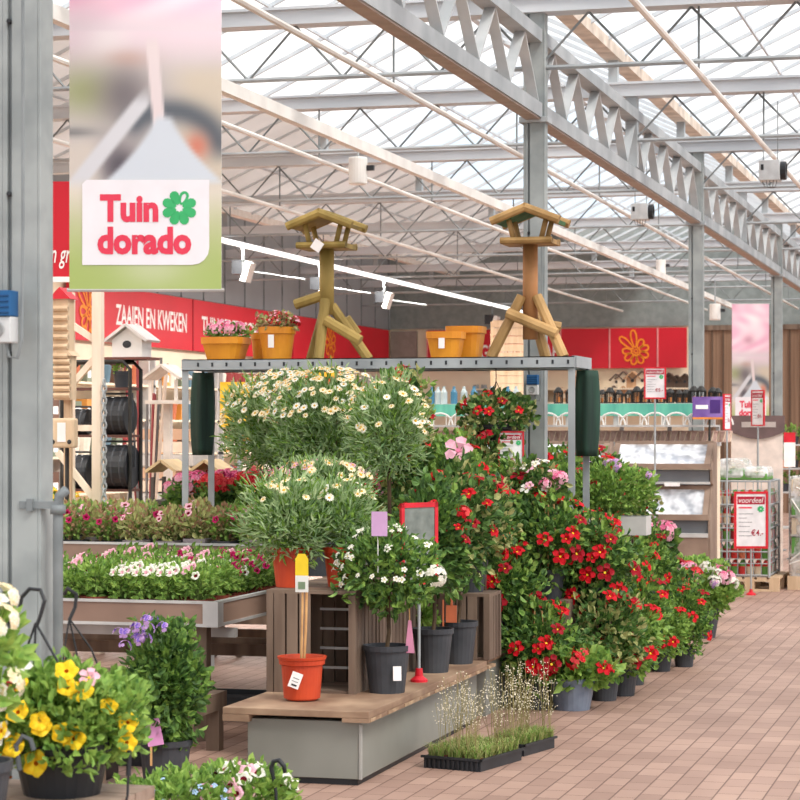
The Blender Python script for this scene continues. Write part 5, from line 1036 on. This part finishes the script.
t = thing('empty_pot', 'small dark grey pot with a sprout on the top shelf of the hose rack', 'pot', (p.x+(118-62)*k,p.y+.15,zf(389)+.01)); pot_mb(.065,.13,DARKP,.02).build('pot', t); f, _ = foliage(5, 30, (.05,.05,.03), (0,0,.15), .05, .014, G_LIME); f.build('sprout', t)
t = birdhouse(WHITE, mat('pale grey roof', S(226,220,216))); tag(t, 'white bird house with grey roof standing on top of the black hose rack', 'bird house'); t.location = (p.x+(128-62)*k, p.y+.17, zf(362)+.016); t.scale = (1.25,1.1,1.0)
q = MB(); q.box((-.15,-.12,-.0),(.15,.12,.02), mat('brown base', S(120,70,60))); q.build('base', t)
for (px, py, h) in ((62,330,.42),(64,378,.3)):
    t = thing('insect_hotel', ('tall' if h > .4 else 'short')+' wooden insect hotel by the column edge', 'insect hotel', (xy(px,15.4).x,xy(px,15.4).y,0)); z = EYE-(py-HZ)*15.4/F; q = MB(); q.box((-.05,-.05,z-h/2),(.07,.05,z+h/2), PALE); q.build('box_body', t)
    for j in range(6): q = MB(); q.tube([(-.05,-.06,z-h/2+.03+j*h/6.5),(.07,-.06,z-h/2+.03+j*h/6.5)], .02, PALE, 7); q.build('log', t)
    q = MB(); q.prism([(-.07,z+h/2),(.09,z+h/2),(.01,z+h/2+.08)], -.07, .07, REDP if h > .4 else PALE); q.build('roof', t); q = MB(); q.box((-.01,.051,0),(.03,.08,z+.05), PALE); q.build('stand', t)
t = thing('lantern_box', 'small pine lantern box with dark knobs hung by the column edge', 'lantern', (xy(64,15.2).x,xy(64,15.2).y,0)); z = EYE-(433-HZ)*15.2/F; q = MB(); q.box((-.09,-.04,z-.1),(.09,.04,z+.1), PALE); q.build('box_body', t, bevel=.015); q = MB(); q.box((-.03,-.045,z-.06),(.03,-.04,z+.07), WPRINT); q.build('label_plate', t)
for a in (-.06,.06): q = MB(); q.lathe([(.016,-.05),(.0,-.055)], BLACKP, (a,0,z-.06), 10, 'y'); q.build('knob', t)
q = MB(); q.tube([(0,.05,0),(0,.05,z)], .015, DKW2, 6); q.build('stand', t)
# garden tool handles and pale wooden stands
p3 = xy(147, 19.5); t = thing('tool_bin', 'tall bin of garden tools with red and grey handles right of the hose rack', 'bin', p3); q = MB(); q.lathe([(0,0),(.2,0),(.24,.9),(.23,.9),(.2,.85),(0,.85)], mat('grey bin', S(110,108,104)), n=14); q.build('bin_body', t); rn = random.Random(4)
for i in range(16): a = rn.uniform(0,2*PI); q = MB(); r_ = rn.uniform(.06,.22); q.tube([(.08*math.cos(a),.08*math.sin(a),.8),(r_*1.3*math.cos(a),r_*math.sin(a),rn.uniform(1.7,2.35))], .012, mat(('tool grey','tool maroon','tool pale')[i%3], (S(110,106,104),S(140,60,62),S(214,190,170))[i%3]), 6); q.build('tool_handle', t)
def pine_stand(label, px, py, c, w, h, roofm, wm=PALE):
    t = thing('bird_table', label, 'bird table', (xy(px,c).x,xy(px,c).y,0)); k = c/F; zb = EYE-(py-HZ)*k; w_ = w*k; h_ = h*k
    q = MB(); q.box((-.03,-.03,.0),(.03,.03,zb-h_), wm); q.build('post', t); q = MB(); q.box((-w_*.5,-.14,zb-h_),(w_*.5,.14,zb-h_+.03), wm); q.build('tray', t)
    for a, b in ((-1,-1),(1,-1),(-1,1),(1,1)): q = MB(); q.box((a*w_*.38-.012,b*.11-.012,zb-h_+.03),(a*w_*.38+.012,b*.11+.012,zb-.05), wm); q.build('roof_post', t)
    q = MB()
    for a in (-1, 1): q.box((min(0,a*w_*.66),-.17,zb+.06),(max(0,a*w_*.66),.17,zb+.08), roofm, rot=(0,a*.6,0), piv=(0,0,zb+.07))
    q.build('roof', t)
    for a in (-1, 1): q = MB(); q.bar((0,0,.32),(a*.22,0,.0), .04, .04, wm); q.build('foot', t)
pine_stand('white framed bird table with open roof, left of the rack post', 168, 374, 18.5, 36, 30, mat('whitewashed wood', S(232,220,208)), mat('whitewashed wood', (0,0,0)))
pine_stand('bird table with pale sloping roof behind the left rack leg, lower one', 169, 470, 16.2, 30, 34, mat('sand roof', S(226,196,150)), mat('grey timber', S(98,86,80)))
pine_stand('bird table with sand coloured roof right of the left rack leg', 212, 470, 16.4, 30, 30, mat('sand roof', (0,0,0)), WOOD)
# stacked pale boards
t = thing('board_stack', 'stack of pale garden blocks and boards behind the hose rack', 'stack', (xy(128,21).x,xy(128,21).y,0))
rn = random.Random(9)
for k in range(14): q = MB(); q.box((rn.uniform(-.02,.04),0,k*.12),(.62+rn.uniform(-.05,.05),.5,k*.12+.1), mat(('pale board a','tan board b','grey board c')[k%3], (S(222,198,176),S(196,158,130),S(186,180,174))[k%3], None, .8, 0, 6)); q.build('board', t)
t = thing('yellow_board', 'yellow advertising board under the rack beam behind the daisies', 'sign', (xy(238,20).x,xy(238,20).y,0), TH); z = EYE-(400-HZ)*20/F; q = MB(); q.box((-.16,0,z-.24),(.17,.02,z+.16), mat('yellow print', S(240,196,60), S(228,176,40), .6, 0, 12)); q.build('panel', t); q = MB(); q.box((-.01,.02,0),(.03,.05,z), GALV); q.build('pole', t)
t = thing('orange_board', 'orange and yellow advertising board just under the rack beam', 'sign', (xy(323,24).x,xy(323,24).y,0), TH); z = EYE-(375-HZ)*24/F; q = MB(); q.box((-.19,0,z-.1),(.19,.02,z+.1), mat('orange print board', S(238,80,44))); q.box((-.15,-.003,z-.02),(.15,0,z+.03), mat('yellow lettering', S(250,190,50))); q.build('panel', t); q = MB(); q.box((-.01,.02,0),(.03,.05,z), GALV); q.build('pole', t)
# shelving along the left wall with goods
goods = []
gc = [S(196,112,78),S(226,196,150),S(150,60,60),S(120,130,110),S(230,222,208),S(110,80,66),S(96,124,140),S(220,150,70)]
for k in range(8): q = MB(); m_ = mat('goods %d' % k, gc[k], None, .6, 0, 6); (q.box((-.1,-.1,0),(.1,.1,.24+.03*(k%3)), m_) if k % 2 else q.lathe([(0,0),(.09,0),(.11,.16),(.12,.24),(.06,.28),(0,.28)], m_, n=12)); q.box((-.07,-.104,.06),(.07,-.1,.16), WPRINT) if k % 2 else None; goods.append(q.mesh('shop_goods'))
gn = ['terracotta jar','beige carton','dark red jar','olive carton','cream jar','brown carton','blue grey jar','orange carton']
rn = random.Random(31)
for u in range(9):
    yy = 19+u*2.9; t = thing('shop_shelving', 'white wall shelving unit along the left wall, %s from the front' % ('first second third fourth fifth sixth seventh eighth ninth'.split()[u]), 'shelving', (XL+.1,yy,0))
    for z in (.3,.8,1.3,1.8,2.3): q = MB(); q.box((0,0,z-.03),(.45,2.7,z), CREAM); q.build('shelf', t)
    for y_ in (0,2.66): q = MB(); q.box((0,y_,0),(.45,y_+.04,2.7), ALU); q.build('side', t)
    for z in (.8,1.3,1.8,2.3):
        for j in range(7):
            g = rn.randrange(8); o = link('shop_goods', goods[g], None, (XL+.38,yy+.3+j*.36,z), PI/2+rn.uniform(-.1,.1)); tag(o, gn[g]+' standing on the shelving along the left wall', 'goods', gn[g]+'s on the left wall shelving')
